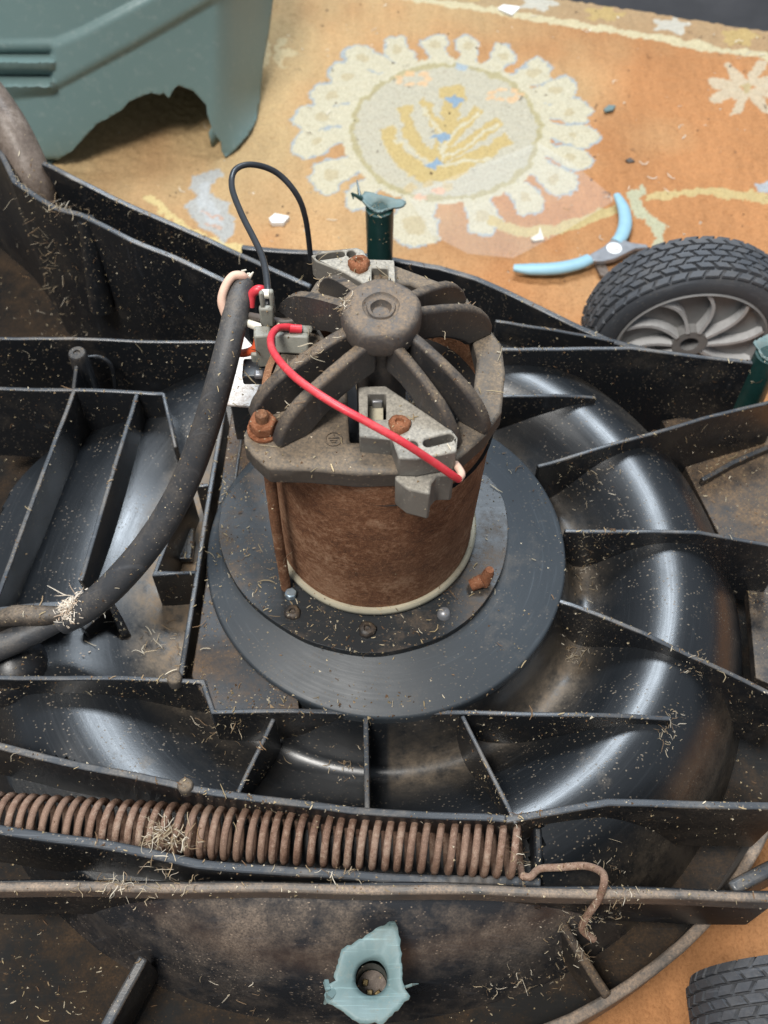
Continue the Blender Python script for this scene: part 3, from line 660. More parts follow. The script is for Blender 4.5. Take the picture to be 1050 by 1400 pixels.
# wheels ----------------------------------------------------------
def wheel(cx, y0, y1, cz, face):
    """axis along y; face = -1 when the inner (ribbed) face is towards -y"""
    w_ = bpy.data.objects.new('wheel', None); col.objects.link(w_); w_.parent = mower
    w_.location = Vector((cx, (y0 + y1) / 2, cz)) - wloc(mower)
    Wd = y1 - y0; ym = (y0 + y1) / 2; ax = (0, 1, 0)
    def put(VF): return [(cx + v[0], ym + v[2], cz + v[1]) for v in VF[0]], VF[1]
    h = Wd / 2; Rr = .0665
    V, F = put(lathe([(.0485, -h + .003), (.0495, -h), (.056, -h - .001), (.0615, -h + .001), (.0640, -h + .005), (.0648, 0), (.0640, h - .005), (.0615, h - .001), (.056, h + .001), (.0495, h), (.0485, h - .003), (.0485, -h + .003)], 96))
    obj('tyre', V, F, M_tyre, w_, smooth=40)
    parts = []
    rows = 7; N = 40
    for j in range(rows):
        yy = -h - .0002 + (Wd + .0004) * (j + .5) / rows
        rad = .0658 if 0 < j < rows - 1 else .0640
        for k in range(N):
            an = 2 * math.pi * (k + (.5 if j % 2 else 0)) / N
            ha, hy = math.pi / N * .80, Wd / rows * .40
            tilt = .35
            vs = []
            for (sa, sy) in ((-1, -1), (1, -1), (1, 1), (-1, 1)):
                for rd, sh in ((.0625, 1.08), (rad + .0009 - (abs(j - (rows - 1) / 2) > 2) * (.0010 * (sy * (1 if j > 2 else -1) > 0)), .92)):
                    a2 = an + sa * ha * sh + sy * tilt * ha * (1 if j % 2 else -1); y2 = yy + sy * hy * sh
                    vs.append((rd * math.cos(a2), rd * math.sin(a2), y2))
            parts.append((vs, [(1, 3, 5, 7), (0, 1, 3, 2)[::1], (2, 3, 5, 4), (4, 5, 7, 6), (6, 7, 1, 0)]))
    V, F = put(merge(*parts)); obj('tread', V, F, M_tyre, w_)
    s = face
    def yy(v): return s * v      # outward distance from the mid plane on the visible face
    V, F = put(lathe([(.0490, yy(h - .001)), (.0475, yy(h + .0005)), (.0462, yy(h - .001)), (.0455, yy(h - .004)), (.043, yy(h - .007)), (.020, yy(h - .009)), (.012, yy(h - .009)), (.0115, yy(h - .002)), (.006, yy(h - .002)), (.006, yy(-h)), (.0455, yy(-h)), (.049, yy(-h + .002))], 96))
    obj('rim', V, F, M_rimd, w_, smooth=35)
    for k in range(10):
        a0 = 2 * math.pi * k / 10; P = []
        for t in np.linspace(0, 1, 9):
            r = .0115 + t * .0345; a = a0 + .42 * t * t - .12 * t
            P.append((r * math.cos(a), r * math.sin(a)))
        V, F = [], []
        for i, (x, z) in enumerate(P):
            q0 = np.array(P[max(i - 1, 0)]); q1 = np.array(P[min(i + 1, 8)]); t = (q1 - q0) / np.linalg.norm(q1 - q0); n = np.array([-t[1], t[0]]) * .0011
            top = h - .0010 - .0010 * math.sin(math.pi * i / 8)
            for sg in (-1, 1):
                for v in (top, h - .0095): V.append((x + sg * n[0], z + sg * n[1], yy(v)))
        for i in range(8):
            a = i * 4; F += [(a, a + 4, a + 6, a + 2), (a, a + 1, a + 5, a + 4), (a + 2, a + 6, a + 7, a + 3)]
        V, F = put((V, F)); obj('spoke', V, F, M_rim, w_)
    for k in range(5):
        a = R(20 + k * 17); V, F = put(lathe([(0, yy(h - .006)), (.0012, yy(h - .0065)), (.0014, yy(h - .009))], 12, (.0435 * math.cos(a), .0435 * math.sin(a)))); obj('rim_rivet', V, F, M_steel, w_, smooth=60)
    return w_
wc = at(943, 474, -.062)
wheel(wc[0], wc[1], wc[1] + .034, -.062, -1)
wheel(wc[0] + .011, -.224, -.190, -.066, 1)

# ------------------------------------------------------------------ motor
motor = thing('electric_motor', (0, 0, 0), 'rusty cylindrical electric motor with black spoked end cap, bolted on the round disc', 'motor')
CR, CT = .0483, .136
def lean(VF):
    return [(v[0] - .0060 + .0035 * min(1, v[2] / .137), v[1] + .0105 - .0090 * min(1, v[2] / .137), v[2]) for v in VF[0]], VF[1]
V, F = lean(lathe([(CR - .003, .10), (CR - .003, .129), (CR, .129), (CR, .09), (CR, .05), (CR, .010), (CR + .0004, .005)], 160)); obj('motor_can', V, F, M_rust, motor, smooth=50)
V, F = lean(lathe([(CR + .0002, .0105), (CR + .0018, .0110), (CR + .0028, .0095), (CR + .0028, .0070), (CR, .0048)], 128)); obj('base_ring', V, F, M_ring, motor, smooth=60)
P = A2(.005, (640, 640), (668, 652), (690, 688), (694, 735), (684, 785), (655, 832), (612, 866), (560, 885), (508, 893), (452, 885), (405, 868), (350, 830), (318, 790), (300, 740), (304, 690), (330, 655), (380, 620), (520, 560))
P = [tuple(p[:2]) for p in spline([(x, y, 0) for x, y in P], 4, True)]
plate('mounting_flange', [P], .0006, .0050, M_flangeb, motor, .0012)
# bolts on the flange
def hexhead(c, r, z0, h, name, m, rz=0, parent=motor, bev=.0006):
    V = [(c[0] + r * math.cos(rz + i * math.pi / 3), c[1] + r * math.sin(rz + i * math.pi / 3), z) for z in (z0, z0 + h) for i in range(6)]
    F = [tuple(range(6)), tuple(range(6, 12))] + [(i, (i + 1) % 6, (i + 1) % 6 + 6, i + 6) for i in range(6)]
    return obj(name, V, F, m, parent, bevel=bev)
def screwhead(c, r, z, name, m, parent, tilt=None, seed=0):
    rd = random.Random(seed)
    ph = rd.random() * 6
    V, F = lathe([(0, z + r * .25), (r * .3, z + r * .28), (r * .42, z + r * .55), (r * .8, z + r * .5), (r, z + r * .2), (r, z - r * .2)], 20, c[:2], wob=lambda a, rr_, z_: rr_ * .06 * math.sin(3 * a + ph) + rr_ * .05 * math.sin(7 * a))
    return obj(name, V, F, m, parent, smooth=50)
BZ = .0050
c = at(655, 798, BZ + .002)
V, F = merge(tube([(c[0] - .004, c[1] - .001, BZ + .002), (c[0] + .0015, c[1] + .0005, BZ + .0045)], [.0030, .0034], 10), tube([(c[0] + .002, c[1] + .001, BZ + .001), (c[0] + .0045, c[1] + .003, BZ + .0085), (c[0] + .0048, c[1] + .0032, BZ + .0105)], [.0034, .0027, .002], 10))
obj('rusty_stud', V, F, M_rustnut, motor, smooth=60)
c = at(607, 840, BZ); V, F = lathe([(0, BZ + .0035), (.0022, BZ + .0034), (.003, BZ + .002), (.0034, BZ)], 20, c[:2]); obj('bolt_head', V, F, M_steel, motor, smooth=60)
c = at(502, 862, BZ); screwhead(c, .0042, BZ + .001, 'bolt_head', M_dirty, motor, seed=4)
c = at(398, 815, BZ); hexhead(c, .0030, BZ, .004, 'hex_bolt', M_zinc, .3)
c = at(400, 838, BZ); screwhead(c, .0040, BZ, 'bolt_head', M_dirty, motor, seed=5)
# tie rod at the left
pb = at(362, 596, .134); pl = at(391, 803, BZ); V, F = tube([(pb[0], pb[1], .134), (pb + pl) / 2 + np.array([-.0006, 0, 0]), pl], .0025, 12); obj('tie_rod', V, F, M_rust, motor, smooth=60)
# end cap: flange with windows, hub, fins
cap = bpy.data.objects.new('end_cap', None); col.objects.link(cap); cap.parent = motor; cap.location = (0, 0, .128)
ZF = .1375
P = A2(ZF, (334, 590), (333, 606), (345, 622), (366, 641), (420, 642), (490, 648), (560, 646), (626, 628), (664, 594), (686, 562), (691, 508), (686, 470), (664, 440), (640, 408), (600, 384), (540, 362), (470, 360), (432, 384), (412, 416), (396, 452), (372, 510), (352, 560))
HOLE = A2(ZF, (478, 604), (536, 604), (616, 590), (646, 548), (652, 490), (640, 440), (606, 408), (560, 388), (490, 386), (450, 404), (432, 440), (452, 476), (474, 520))
plate('cap_flange', [P, HOLE], ZF - .0100, ZF, M_flange, cap, .0012)
V, F = lathe([(0, .1740), (.0030, .1741), (.0036, .1750), (.0040, .1764), (.0052, .1768), (.0056, .1760), (.0064, .1762), (.0070, .1772), (.0100, .1774), (.0128, .1772), (.0141, .1765), (.0150, .1748), (.0153, .1720), (.0151, .1672), (.0140, .1648), (.0112, .1625), (.0100, .158), (.0100, .113)], 64, wob=lambda a, r, z: .0003 * math.sin(5 * a) * (r / .015), c=(-.0022, .001)); obj('hub', V, F, M_hub, cap, smooth=50)
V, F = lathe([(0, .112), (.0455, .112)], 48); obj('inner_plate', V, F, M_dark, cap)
FT = [(0, .1535), (0, .1690), (.10, .1705), (.25, .1680), (.45, .1640), (.62, .1600), (.76, .1560), (.87, .1510), (.95, .1455), (1.0, .1395), (1.0, .137), (.70, .1366), (.62, .1400), (.50, .1450), (.36, .1490), (.2, .1520)]
for (sx, sy), (ex, ey), th, hb in (((.0065, .003), (.0425, .0245), .0050, .002), ((.003, .008), (.0320, .0425), .0052, -.001), ((-.006, .008), (-.0270, .0480), .0048, -.002), ((-.010, .004), (-.0440, .0375), .0046, -.003),
                               ((-.010, -.002), (-.0535, -.0195), .0062, -.001), ((-.0045, -.0085), (-.0430, -.0335), .0062, 0), ((.0005, -.0085), (.0275, -.0345), .0052, 0), ((.006, -.004), (.0395, -.0275), .0054, .001)):
    d = np.array([ex - sx, ey - sy]); L_ = np.linalg.norm(d); d /= L_; nn = np.array([-d[1], d[0]]); V = []; n = len(FT)
    for sgn in (-1, 1):
        for t, z_ in FT:
            k = th * .80 / 2 * (1 + .45 * max(0, (.156 - z_) / .02)); zz_ = z_ + hb * t if z_ > .138 else z_; k = min(k, th * .5)
            V.append((sx + d[0] * L_ * t + sgn * k * nn[0], sy + d[1] * L_ * t + sgn * k * nn[1], zz_))
    F = [tuple(range(n)), tuple(range(n, 2 * n))] + [(i, (i + 1) % n, (i + 1) % n + n, i + n) for i in range(n)]
    obj('cap_fin', V, F, M_cap, cap, bevel=.0018, bseg=4, smooth=60)
# nut on the left lug
c = pb; V, F = lathe([(0, .139), (.0064, .139), (.0064, .1378)], 28, c[:2]); obj('washer', V, F, M_rustnut, cap)
hexhead(c, .0056, .139, .0055, 'lug_nut', M_rustnut, .2, cap, .0009)
V, F = lathe([(0, .1485), (.0022, .1483), (.0026, .1475), (.0026, .144)], 16, c[:2]); obj('stud_end', V, F, M_rust, cap, smooth=50)
# earth mark on the flange
mk = at(456, 600, ZF + .0004); V, F = lathe([(.0034, ZF + .0002), (.0034, ZF + .0006), (.0029, ZF + .0006), (.0029, ZF + .0002)], 24, mk[:2]); obj('earth_mark_ring', V, F, M_cap, cap)
for k, (wd, dy) in enumerate(((.004, .0006), (.0028, -.0006), (.0015, -.0015))):
    V, F = box((mk[0], mk[1] + dy, ZF + .0004), (wd, .0005, .0004)); obj('earth_mark_bar', V, F, M_cap, cap)
V, F = box((mk[0], mk[1] + .0016, ZF + .0004), (.0005, .0018, .0004)); obj('earth_mark_bar', V, F, M_cap, cap)
# brush holders
def brush_front():
    b = bpy.data.objects.new('brush_holder', None); col.objects.link(b); b.parent = motor; z = .1475
    b.location = (.015, -.05, z - .01)
    out = A2(z, (490, 528), (527, 527), (560, 549), (618, 588), (626, 598), (624, 618), (570, 628), (545, 627), (536, 601), (491, 597))
    pocket = A2(z, (503, 538), (528, 538), (528, 573), (503, 573))
    sl = slot(at(585, 605, z), at(614, 598, z), .0019); ho = circ(at(564, 608, z)[:2], .0021)
    plate('brush_plate', [out, pocket, sl, ho], z - .0115, z, M_brush, b, .0009)
    low = A2(z - .012, (541, 632), (622, 622), (620, 650), (598, 650), (590, 660), (588, 676), (556, 668), (540, 655))
    plate('brush_block', [low], z - .030, z - .012, M_brush, b, .001)
    c = at(514, 556, z - .006); V, F = box((c[0], c[1] - .001, z - .010), (.0058, .010, .004)); obj('carbon_brush', V, F, M_ring, b, bevel=.0004)
    c = at(516, 545, z - .004); V, F = box((c[0], c[1], z - .006), (.0040, .0035, .004)); obj('brush_terminal', V, F, M_steel, b, bevel=.0004)
    c = at(546, 582, z); screwhead(c, .0042, z + .0005, 'screw_head', M_rustnut, b, seed=1)
    P = A2(z - .013, (500, 599), (520, 599), (520, 640), (500, 640))
    return b
def brush_back():
    b = bpy.data.objects.new('brush_holder', None); col.objects.link(b); b.parent = motor; z = .142
    b.location = (-.012, .055, z - .01)
    out = A2(z, (425, 349), (440, 343), (488, 338), (497, 342), (503, 354), (539, 355), (541, 390), (500, 390), (470, 372), (432, 357))
    pocket = A2(z, (508, 366), (531, 367), (531, 388), (508, 388))
    sl = slot(at(437, 351, z), at(466, 347, z), .0018); ho = circ(at(480, 346.5, z)[:2], .0020)
    plate('brush_plate', [out, pocket, sl, ho], z - .0115, z, M_brush, b, .0009)
    c = at(519, 380, z - .005); V, F = box((c[0], c[1], z - .009), (.0052, .006, .004)); obj('carbon_brush', V, F, M_ring, b, bevel=.0004)
    V, F = box((c[0], c[1] + .001, z - .0068), (.0032, .0012, .001)); obj('brush_slot', V, F, M_dark, b)
    c = at(491, 363, z); screwhead(c, .0046, z + .0005, 'screw_head', M_rustnut, b, seed=2)
brush_front(); brush_back()
# terminals and connectors on the left of the cap
term = bpy.data.objects.new('terminal_block', None); col.objects.link(term); term.parent = motor; term.location = tuple(at(380, 470, .10))
def tbox(u, v, z, s, rz=0, rx=0, m=M_conn, name='terminal', bev=.0009, ry=0):
    V, F = box(tuple(at(u, v, z)), s, rz, rx, ry); return obj(name, V, F, m, term, bevel=bev)
TZ = .036
tbox(359, 414, .112 + TZ, (.0020, .0025, .013)); tbox(372, 412, .112 + TZ, (.0020, .0025, .013)); tbox(365, 432, .105 + TZ, (.0058, .0028, .011))
tbox(365, 402, .1115 + TZ, (.0050, .0040, .0026), m=M_white)
tbox(400, 468, .106 + TZ, (.0135, .0045, .0085), rz=-.08, rx=-.35); tbox(404, 449, .110 + TZ, (.0135, .0034, .0018), rz=-.08); tbox(385, 448, .1105 + TZ, (.0045, .0030, .0022), rz=-.08)
tbox(361, 474, .092 + TZ, (.0068, .0060, .020), rz=.05); tbox(352, 490, .080 + TZ, (.0045, .0060, .012), m=M_conn)
tbox(350, 508, .078 + TZ, (.011, .010, .006), m=M_blackw); tbox(354, 512, .082 + TZ, (.0040, .0035, .003), m=M_steel, name='terminal_screw')
P = A2(.085, (298, 552), (346, 556), (356, 520), (352, 480), (330, 455), (312, 470))
plate('stained_plate', [P], .0835, .085, M_metalw, term, .0004)
tbox(330, 520, .045, (.012, .02, .076), m=M_deck, name='plate_support')
# red brush lead and the other leads
V, F = tube(spline(A((404, 449, .147), (392, 447, .149), (378, 450, .152), (370, 464, .158), (376, 485, .166), (404, 516, .173), (450, 548, .174), (500, 576, .171), (550, 604, .165), (590, 630, .155), (616, 648, .147), (627, 655, .142)), 8), .00148, 12); obj('red_lead', V, F, M_red, motor, smooth=60)
V, F = tube(spline(A((627, 655, .142), (631, 648, .1395), (624, 636, .136), (618, 630, .133)), 5), .0015, 10); obj('lead_end', V, F, M_pink, motor, smooth=60)
V, F = tube(A((396, 449, .148), (412, 450, .147)), .0018, 10); obj('lead_end', V, F, M_red, motor, smooth=60)
V, F = tube(spline(A((366, 418, .142), (366, 395, .144), (358, 350, .140), (330, 292, .13), (317, 255, .12), (322, 232, .12), (345, 225, .118), (378, 236, .11), (405, 265, .10), (418, 300, .085), (425, 355, .055)), 8), .00150, 10); obj('black_lead', V, F, M_blackw, motor, smooth=60)

# ------------------------------------------------------------------ power cable
ct = at(326, 392, 0.1350)
cable = thing('power_cable', at(110, 840, 0.0000), 'thick black rubber power cable with its cut end curling up beside the motor', 'cable')
cp = spline(A((330, 386, 0.1380), (322, 430, 0.1340), (303, 510, 0.1220), (278, 595, 0.0980), (248, 670, 0.0732), (208, 738, 0.0513), (160, 795, 0.0320), (120, 830, 0.0182), (85, 850, 0.0100)), 8)
V, F = tube(cp, [.0054, .0055, .0057, .0060, .0064, .0067, .0069, .0068, .0064], 20); obj('cable_sheath', V, F, M_rubber, cable, smooth=50)
V, F = tube(spline(A((92, 842, 0.0100), (50, 862, 0.0060), (10, 880, 0.0030), (-50, 905, 0.0000)), 6), [.0050, .0062, .0066, .0066], 16); obj('cable_sheath', V, F, M_rubber, cable, smooth=50)
V, F = tube(spline(A((94, 838, 0.0155), (60, 842, 0.0141), (20, 842, 0.0128), (-10, 850, 0.0100)), 6), [.003, .0050, .0052, .003], 12); obj('split_sheath', V, F, M_dusty, cable, smooth=50)
V, F = tube(spline(A((336, 382, 0.1400), (330, 377, 0.1430), (318, 378, 0.1440), (308, 392, 0.1420), (303, 412, 0.1380), (309, 432, 0.1330)), 6), .0019, 12); obj('wire_core', V, F, M_pink, cable, smooth=60)
for k in range(9):
    a = 2 * math.pi * k / 9; p = np.array(cp[0]); q = p + np.array([.0040 * math.cos(a), .0015 + .003 * math.sin(a), .0015 * random.random() + .001])
    V, F = tube([p + np.array([.0028 * math.cos(a), .001, -.002 * abs(math.sin(a))]), q, q + np.array([.002 * random.random(), .0015 * random.uniform(-1, 1), .001])], [.0009, .0008, .0003], 6); obj('wire_filler', V, F, M_white, cable, smooth=60)
V, F = tube(spline(A((342, 420, 0.1340), (344, 404, 0.1380), (352, 396, 0.1410), (360, 397, 0.1400)), 6), .0020, 12); obj('wire_core', V, F, M_red, cable, smooth=60)
V, F = tube(spline(A((336, 431, 0.1320), (352, 434, 0.1340), (385, 440, 0.1360), (405, 437, 0.1370), (417, 424, 0.1400)), 6), .0017, 12); obj('wire_core', V, F, M_brownw, cable, smooth=60)
V, F = tube(A((416, 428, 0.1390), (418, 412, 0.1430)), [.0020, .0014], 10); obj('wire_ferrule', V, F, M_white, cable, smooth=60)
V, F = tube(spline(A((332, 438, 0.1300), (348, 445, 0.1320), (368, 452, 0.1340)), 6), .0018, 12); obj('wire_core', V, F, M_white, cable, smooth=60)
V, F = tube(spline(A((318, 480, 0.1172), (332, 483, 0.1186), (348, 477, 0.1220), (353, 463, 0.1260), (353, 455, 0.1280)), 6), .0018, 12); obj('wire_core', V, F, M_orange, cable, smooth=60)

# ------------------------------------------------------------------ coil spring
spring = thing('coil_spring', at(370, 1150, -.03), 'long rust brown coil spring lying in the channel along the front of the deck', 'spring')
s0, s1 = at(-12, 1119, -.026), at(716, 1164, -.013)
axd = s1 - s0; L = np.linalg.norm(axd); axd /= L
n1 = np.cross(axd, np.array([0, 0, 1.0])); n1 /= np.linalg.norm(n1); n2 = np.cross(n1, axd)
turns = 44; P = []
for i in range(turns * 26 + 1):
    t = i / (turns * 26); a = 2 * math.pi * turns * t
    jit = .0004 * math.sin(a / 5.3) + .0003 * math.sin(a * .11)
    P.append(s0 + axd * (L * t + jit) + .0108 * (math.cos(a) * n1 + math.sin(a) * n2))
end = P[-1]
V, F = tube(P, .00172, 8); obj('coil', V, F, M_rustspring, spring, smooth=60)
V, F = tube(spline([end, end + axd * .003 - n1 * 0] + A((738, 1188, -.016), (765, 1186, -.012), (800, 1184, -.006), (822, 1192, .001), (826, 1206, .004), (818, 1230, -.004), (803, 1252, -.014), (796, 1270, -.022), (812, 1284, -.028)), 6), .0017, 10); obj('hook_end', V, F, M_rustspring, spring, smooth=60)

# ------------------------------------------------------------------ handle tube at the left
ht = thing('handle_tube', at(40, 255, .03), 'brown handle tube rising out of the deck at the far left corner', 'tube')
V, F = tube(spline(A((56, 285, .0), (47, 250, .016), (28, 205, .030), (3, 160, .042), (-34, 112, .052), (-90, 60, .06)), 6), .0118, 24); obj('tube', V, F, M_tube, ht, smooth=60)

# ------------------------------------------------------------------ broken hood
def build_hood():
    out = [(-110, -90), (372, -90), (371, 0), (366, 40), (357, 90), (354, 130), (350, 165), (338, 185), (322, 203), (308, 216), (302, 205), (300, 192), (290, 178), (286, 156), (279, 142), (262, 126), (244, 117), (238, 119), (237, 129), (232, 131), (222, 128), (216, 131), (206, 128), (190, 131), (178, 140), (164, 147), (146, 160), (134, 166), (118, 184), (104, 196), (98, 206), (80, 219), (64, 230), (30, 250), (-40, 262), (-110, 270)]
    jr = random.Random(5); out = [(u + jr.uniform(-3, 3), v + jr.uniform(-3, 3)) if 70 < u < 305 and v > 110 else (u, v) for u, v in out]
    o2 = []
    for i in range(len(out)):
        p, q = np.array(out[i], float), np.array(out[(i + 1) % len(out)], float); n = max(1, int(np.linalg.norm(q - p) / 4))
        for k in range(n):
            o2.append(p + (q - p) * k / n)
    rd = random.Random(1)
    pts = [Vector((p[0], p[1])) for p in o2]; nb = len(pts)
    inner = []
    for u in range(-108, 372, 4):
        for v in range(-86, 268, 4):
            inner.append((u + rd.uniform(-.6, .6), v + rd.uniform(-.6, .6)))
    ix = np.array(inner); m = inpoly(ix[:, 0], ix[:, 1], [tuple(p) for p in o2])
    pts += [Vector(p) for p in ix[m]]
    r = delaunay_2d_cdt(pts, [(i, (i + 1) % nb) for i in range(nb)], [list(range(nb))], 1, 1e-4)
    vs, fs = r[0], r[2]
    def ss(x): x = min(1, max(0, x)); return x * x * (3 - 2 * x)
    band_lo = lambda u: np.interp(u, [-120, 0, 70, 180, 290, 400], [136, 134, 122, 62, -2, -70])
    band_hi = lambda u: np.interp(u, [-120, 0, 75, 110, 205, 400], [60, 60, 58, 44, -6, -110])
    V = []
    for p in vs:
        u, v = p
        z = FZ + .001 + .118 * ((max(0, 216 - v)) / 216) ** .92
        z -= .055 * ss((u - (292 - .02 * v)) / 95) * ss((216 - v) / 120 + .2)
        z += .010 * math.sin((u + 40) / 330 * math.pi)
        b = ss((band_lo(u) - v) / 12 + .5) - .75 * ss((band_hi(u) - v) / 14 + .5)
        z += .0030 * b
        for gv in (73, 103):
            g = math.exp(-((v - gv) / 7.0) ** 2) * ss((77 - u) / 8); z -= .007 * g
            z += .004 * math.exp(-((v - gv - 14) / 6.0) ** 2) * ss((77 - u) / 8)
        if v > 216: z = FZ + .001
        V.append(at(u, v, max(z, FZ + .001)))
    hd = thing('mower_hood', at(250, 190, FZ), 'grey green plastic mower hood with a jagged hole broken in its edge, on the rug', 'hood')
    obj('front_shell', V, fs, M_hood, hd, smooth=60, solid=.0018)
    # roof and far side that close the shell behind what is seen
    top = [at(u, -88, FZ + .001 + .118 * (304 / 216) ** .92 + .010 * math.sin((u + 40) / 330 * math.pi) - .055 * ss((u - 322) / 62)) for u in (-108, -20, 80, 180, 280, 330, 368)]
    rows = [[p + np.array([-.10 * t * (i / 6), .34 * t, .02 * math.sin(t * 3.14) - (.06 + .03 * i / 6) * t * t]) for i, p in enumerate(top)] for t in np.linspace(0.02, 1, 6)]
    rows.append([np.array([p[0], p[1] + .01, FZ + .002]) for p in rows[-1]])
    Vv = [p for r_ in rows for p in r_]; Ff = [(j * 7 + i, j * 7 + i + 1, j * 7 + i + 8, j * 7 + i + 7) for j in range(6) for i in range(6)]
    obj('back_shell', Vv, Ff, M_hood, hd, smooth=60, solid=.0028)
    for idx, off in ((6, -.026), (0, .004)):
        Vs, Fs = [], []
        line = [at(310 if idx else -108, 214 if idx else 262, FZ) , ] + [r_[idx] for r_ in rows[:6]]
        lo = (at(330, 190, FZ + .02), at(352, 150, FZ + .03), at(364, 50, FZ + .05), at(366, -60, FZ + .08)) if idx else ()
        chain = [p + np.array([off, .012, -.004]) for p in list(lo) + [r_[idx] for r_ in rows[:6]]]
        for p in chain: Vs += [p, (p[0], p[1] + (.0 if idx else 0), FZ + .002)]
        for i in range(len(chain) - 1): Fs.append((2 * i, 2 * i + 1, 2 * i + 3, 2 * i + 2))
        obj('side_shell', Vs, Fs, M_hood, hd, smooth=60, solid=.0025)
    sv = [rows[0][6], rows[5][6], rows[6][6], at(352, 168, FZ + .002) + np.array([-.004, .01, 0]), at(312, 214, FZ + .002) + np.array([-.004, .012, 0])]
build_hood()

# ------------------------------------------------------------------ secateurs
sec = thing('secateurs', at(810, 350, FZ), 'open secateurs with pale blue grips and grey jaws lying on the rug beside the wheel', 'secateurs')
z = FZ + .008
def flat_tube(P, r, name, m, sq=.65):
    V, F = tube(P, r, 14); zc_ = np.mean([p[2] for p in P]); V = [(v[0], v[1], zc_ + (v[2] - zc_) * sq) for v in V]
    return obj(name, V, F, m, sec, smooth=60)
flat_tube(spline(A((702, 366, z), (725, 368, z), (760, 367, z), (790, 361, z), (806, 354, z)), 6), [.0030, .0052, .0055, .0052, .0048], 'grip', M_handle)
flat_tube(spline(A((843, 266, z), (852, 284, z), (855, 304, z), (850, 322, z), (842, 332, z)), 6), [.0028, .0048, .0054, .0054, .0048], 'grip', M_handle)
plate('jaw', [A2(z, (803, 358), (806, 350), (824, 340), (838, 328), (852, 330), (862, 334), (884, 337), (886, 341), (868, 342), (852, 350), (840, 356), (822, 360))], z - .002, z + .002, M_steel, sec, .0006)
plate('blade', [A2(z - .004, (838, 346), (864, 338), (886, 342), (880, 350), (856, 352), (838, 358))], z - .006, z - .003, M_brownw, sec, .0004)
plate('spring_arm', [A2(z - .004, (812, 360), (826, 358), (832, 372), (828, 380), (820, 376))], z - .006, z - .003, M_tube, sec, .0004)
c = at(839, 342, z); V, F = lathe([(0, z + .0042), (.0028, z + .004), (.0034, z + .0025), (.0058, z + .0022), (.0058, z)], 24, c[:2]); obj('pivot_bolt', V, F, M_paper, sec, smooth=40)

# ------------------------------------------------------------------ clear film
tf = NT('clear_film'); tf.b.inputs['Alpha'].default_value = .05; tf.bump(tf.noise(30, 3), .5, .004); M_film = tf.set((.85, .86, .85), .22, 0, .6)
o = plate('plastic_film', [A2(FZ + .005, (556, 266), (640, 232), (735, 193), (790, 228), (843, 272), (770, 316), (702, 352), (640, 346), (590, 320))], FZ + .0040, FZ + .0046, M_film, None, 0)
tag(o, 'clear plastic film lying on the rug between the medallion and the secateurs', 'plastic film')

# ------------------------------------------------------------------ scraps on the rug
def scrap(name, pts, label, m=M_paper, th=.002):
    o = plate(name, [A2(FZ + .002, *pts)], FZ + .0008, FZ + .0008 + th, m, None, .0003); tag(o, label, 'scrap', 'scraps on the rug')
scrap('paper_scrap', [(680, 12), (688, 7), (712, 10), (700, 21)], 'white paper scrap on the far border of the rug')
scrap('plastic_chip', [(368, 302), (376, 295), (396, 299), (388, 308), (372, 308)], 'pale plastic chip on the rug framed by the black wire loop', th=.004)
scrap('plastic_chip', [(825, 150), (832, 144), (842, 145), (838, 151), (828, 153)], 'small bluish chip on the rug right of the medallion', M_teal)
scrap('wood_chip', [(855, 219), (862, 216), (868, 221), (860, 223)], 'small dark chip on the bare orange part of the rug', M_brownw)
scrap('wood_chip', [(725, 326), (736, 320), (738, 310), (742, 322), (744, 328), (730, 330)], 'splintered pale chip on the rug left of the secateurs', M_white)

# ------------------------------------------------------------------ dry grass and dust
bpy.context.view_layer.update()
dg = bpy.context.evaluated_depsgraph_get()
PAL = np.array([(.40, .31, .18), (.46, .38, .25), (.27, .19, .11), (.18, .11, .06), (.50, .43, .32), (.30, .23, .13), (.12, .07, .04)])
SKIP = ('rug', 'floor', 'mower_hood', 'grip', 'jaw', 'blade', 'tyre', 'tread', 'spoke', 'rim', 'paper', 'plastic_chip', 'wood_chip', 'red_lead', 'black_lead', 'wire', 'torn', 'spring_arm', 'pivot')
class Bits:
    def __init__(s): s.V, s.F, s.C = [], [], []
    def ribbon(s, P, wd, nrm, c):
        b = len(s.V)
        for i, p in enumerate(P):
            t = P[min(i + 1, len(P) - 1)] - P[max(i - 1, 0)]; q = np.cross(t, nrm); L_ = np.linalg.norm(q)
            q = q / L_ if L_ > 1e-9 else np.array([1.0, 0, 0])
            k = wd / 2 * (1 if 0 < i < len(P) - 1 else .6)
            s.V += [p - q * k, p + q * k]; s.C += [c, c]
        for i in range(len(P) - 1): s.F.append((b + 2 * i, b + 2 * i + 1, b + 2 * i + 3, b + 2 * i + 2))
    def crumb(s, p, r, c):
        b = len(s.V)
        for d in ((1, 0, 0), (-.5, .8, 0), (-.5, -.8, .1), (0, 0, .9)): s.V.append(p + r * (np.array(d) + rng.normal(0, .25, 3))); s.C.append(c)
        s.F += [(b, b + 1, b + 3), (b + 1, b + 2, b + 3), (b + 2, b, b + 3), (b, b + 2, b + 1)]
    def build(s, name, label, cat, kind='stuff'):
        me = bpy.data.meshes.new(name); me.from_pydata([tuple(map(float, v)) for v in s.V], [], s.F); me.update()
        ca = me.color_attributes.new('Col', 'FLOAT_COLOR', 'POINT')
        cc = np.ones((len(s.V), 4), np.float32)
        if s.V: cc[:, :3] = np.array(s.C)
        ca.data.foreach_set('color', cc.ravel())
        me.materials.append(M_debris); o = bpy.data.objects.new(name, me); col.objects.link(o)
        return tag(o, label, cat, None, kind)
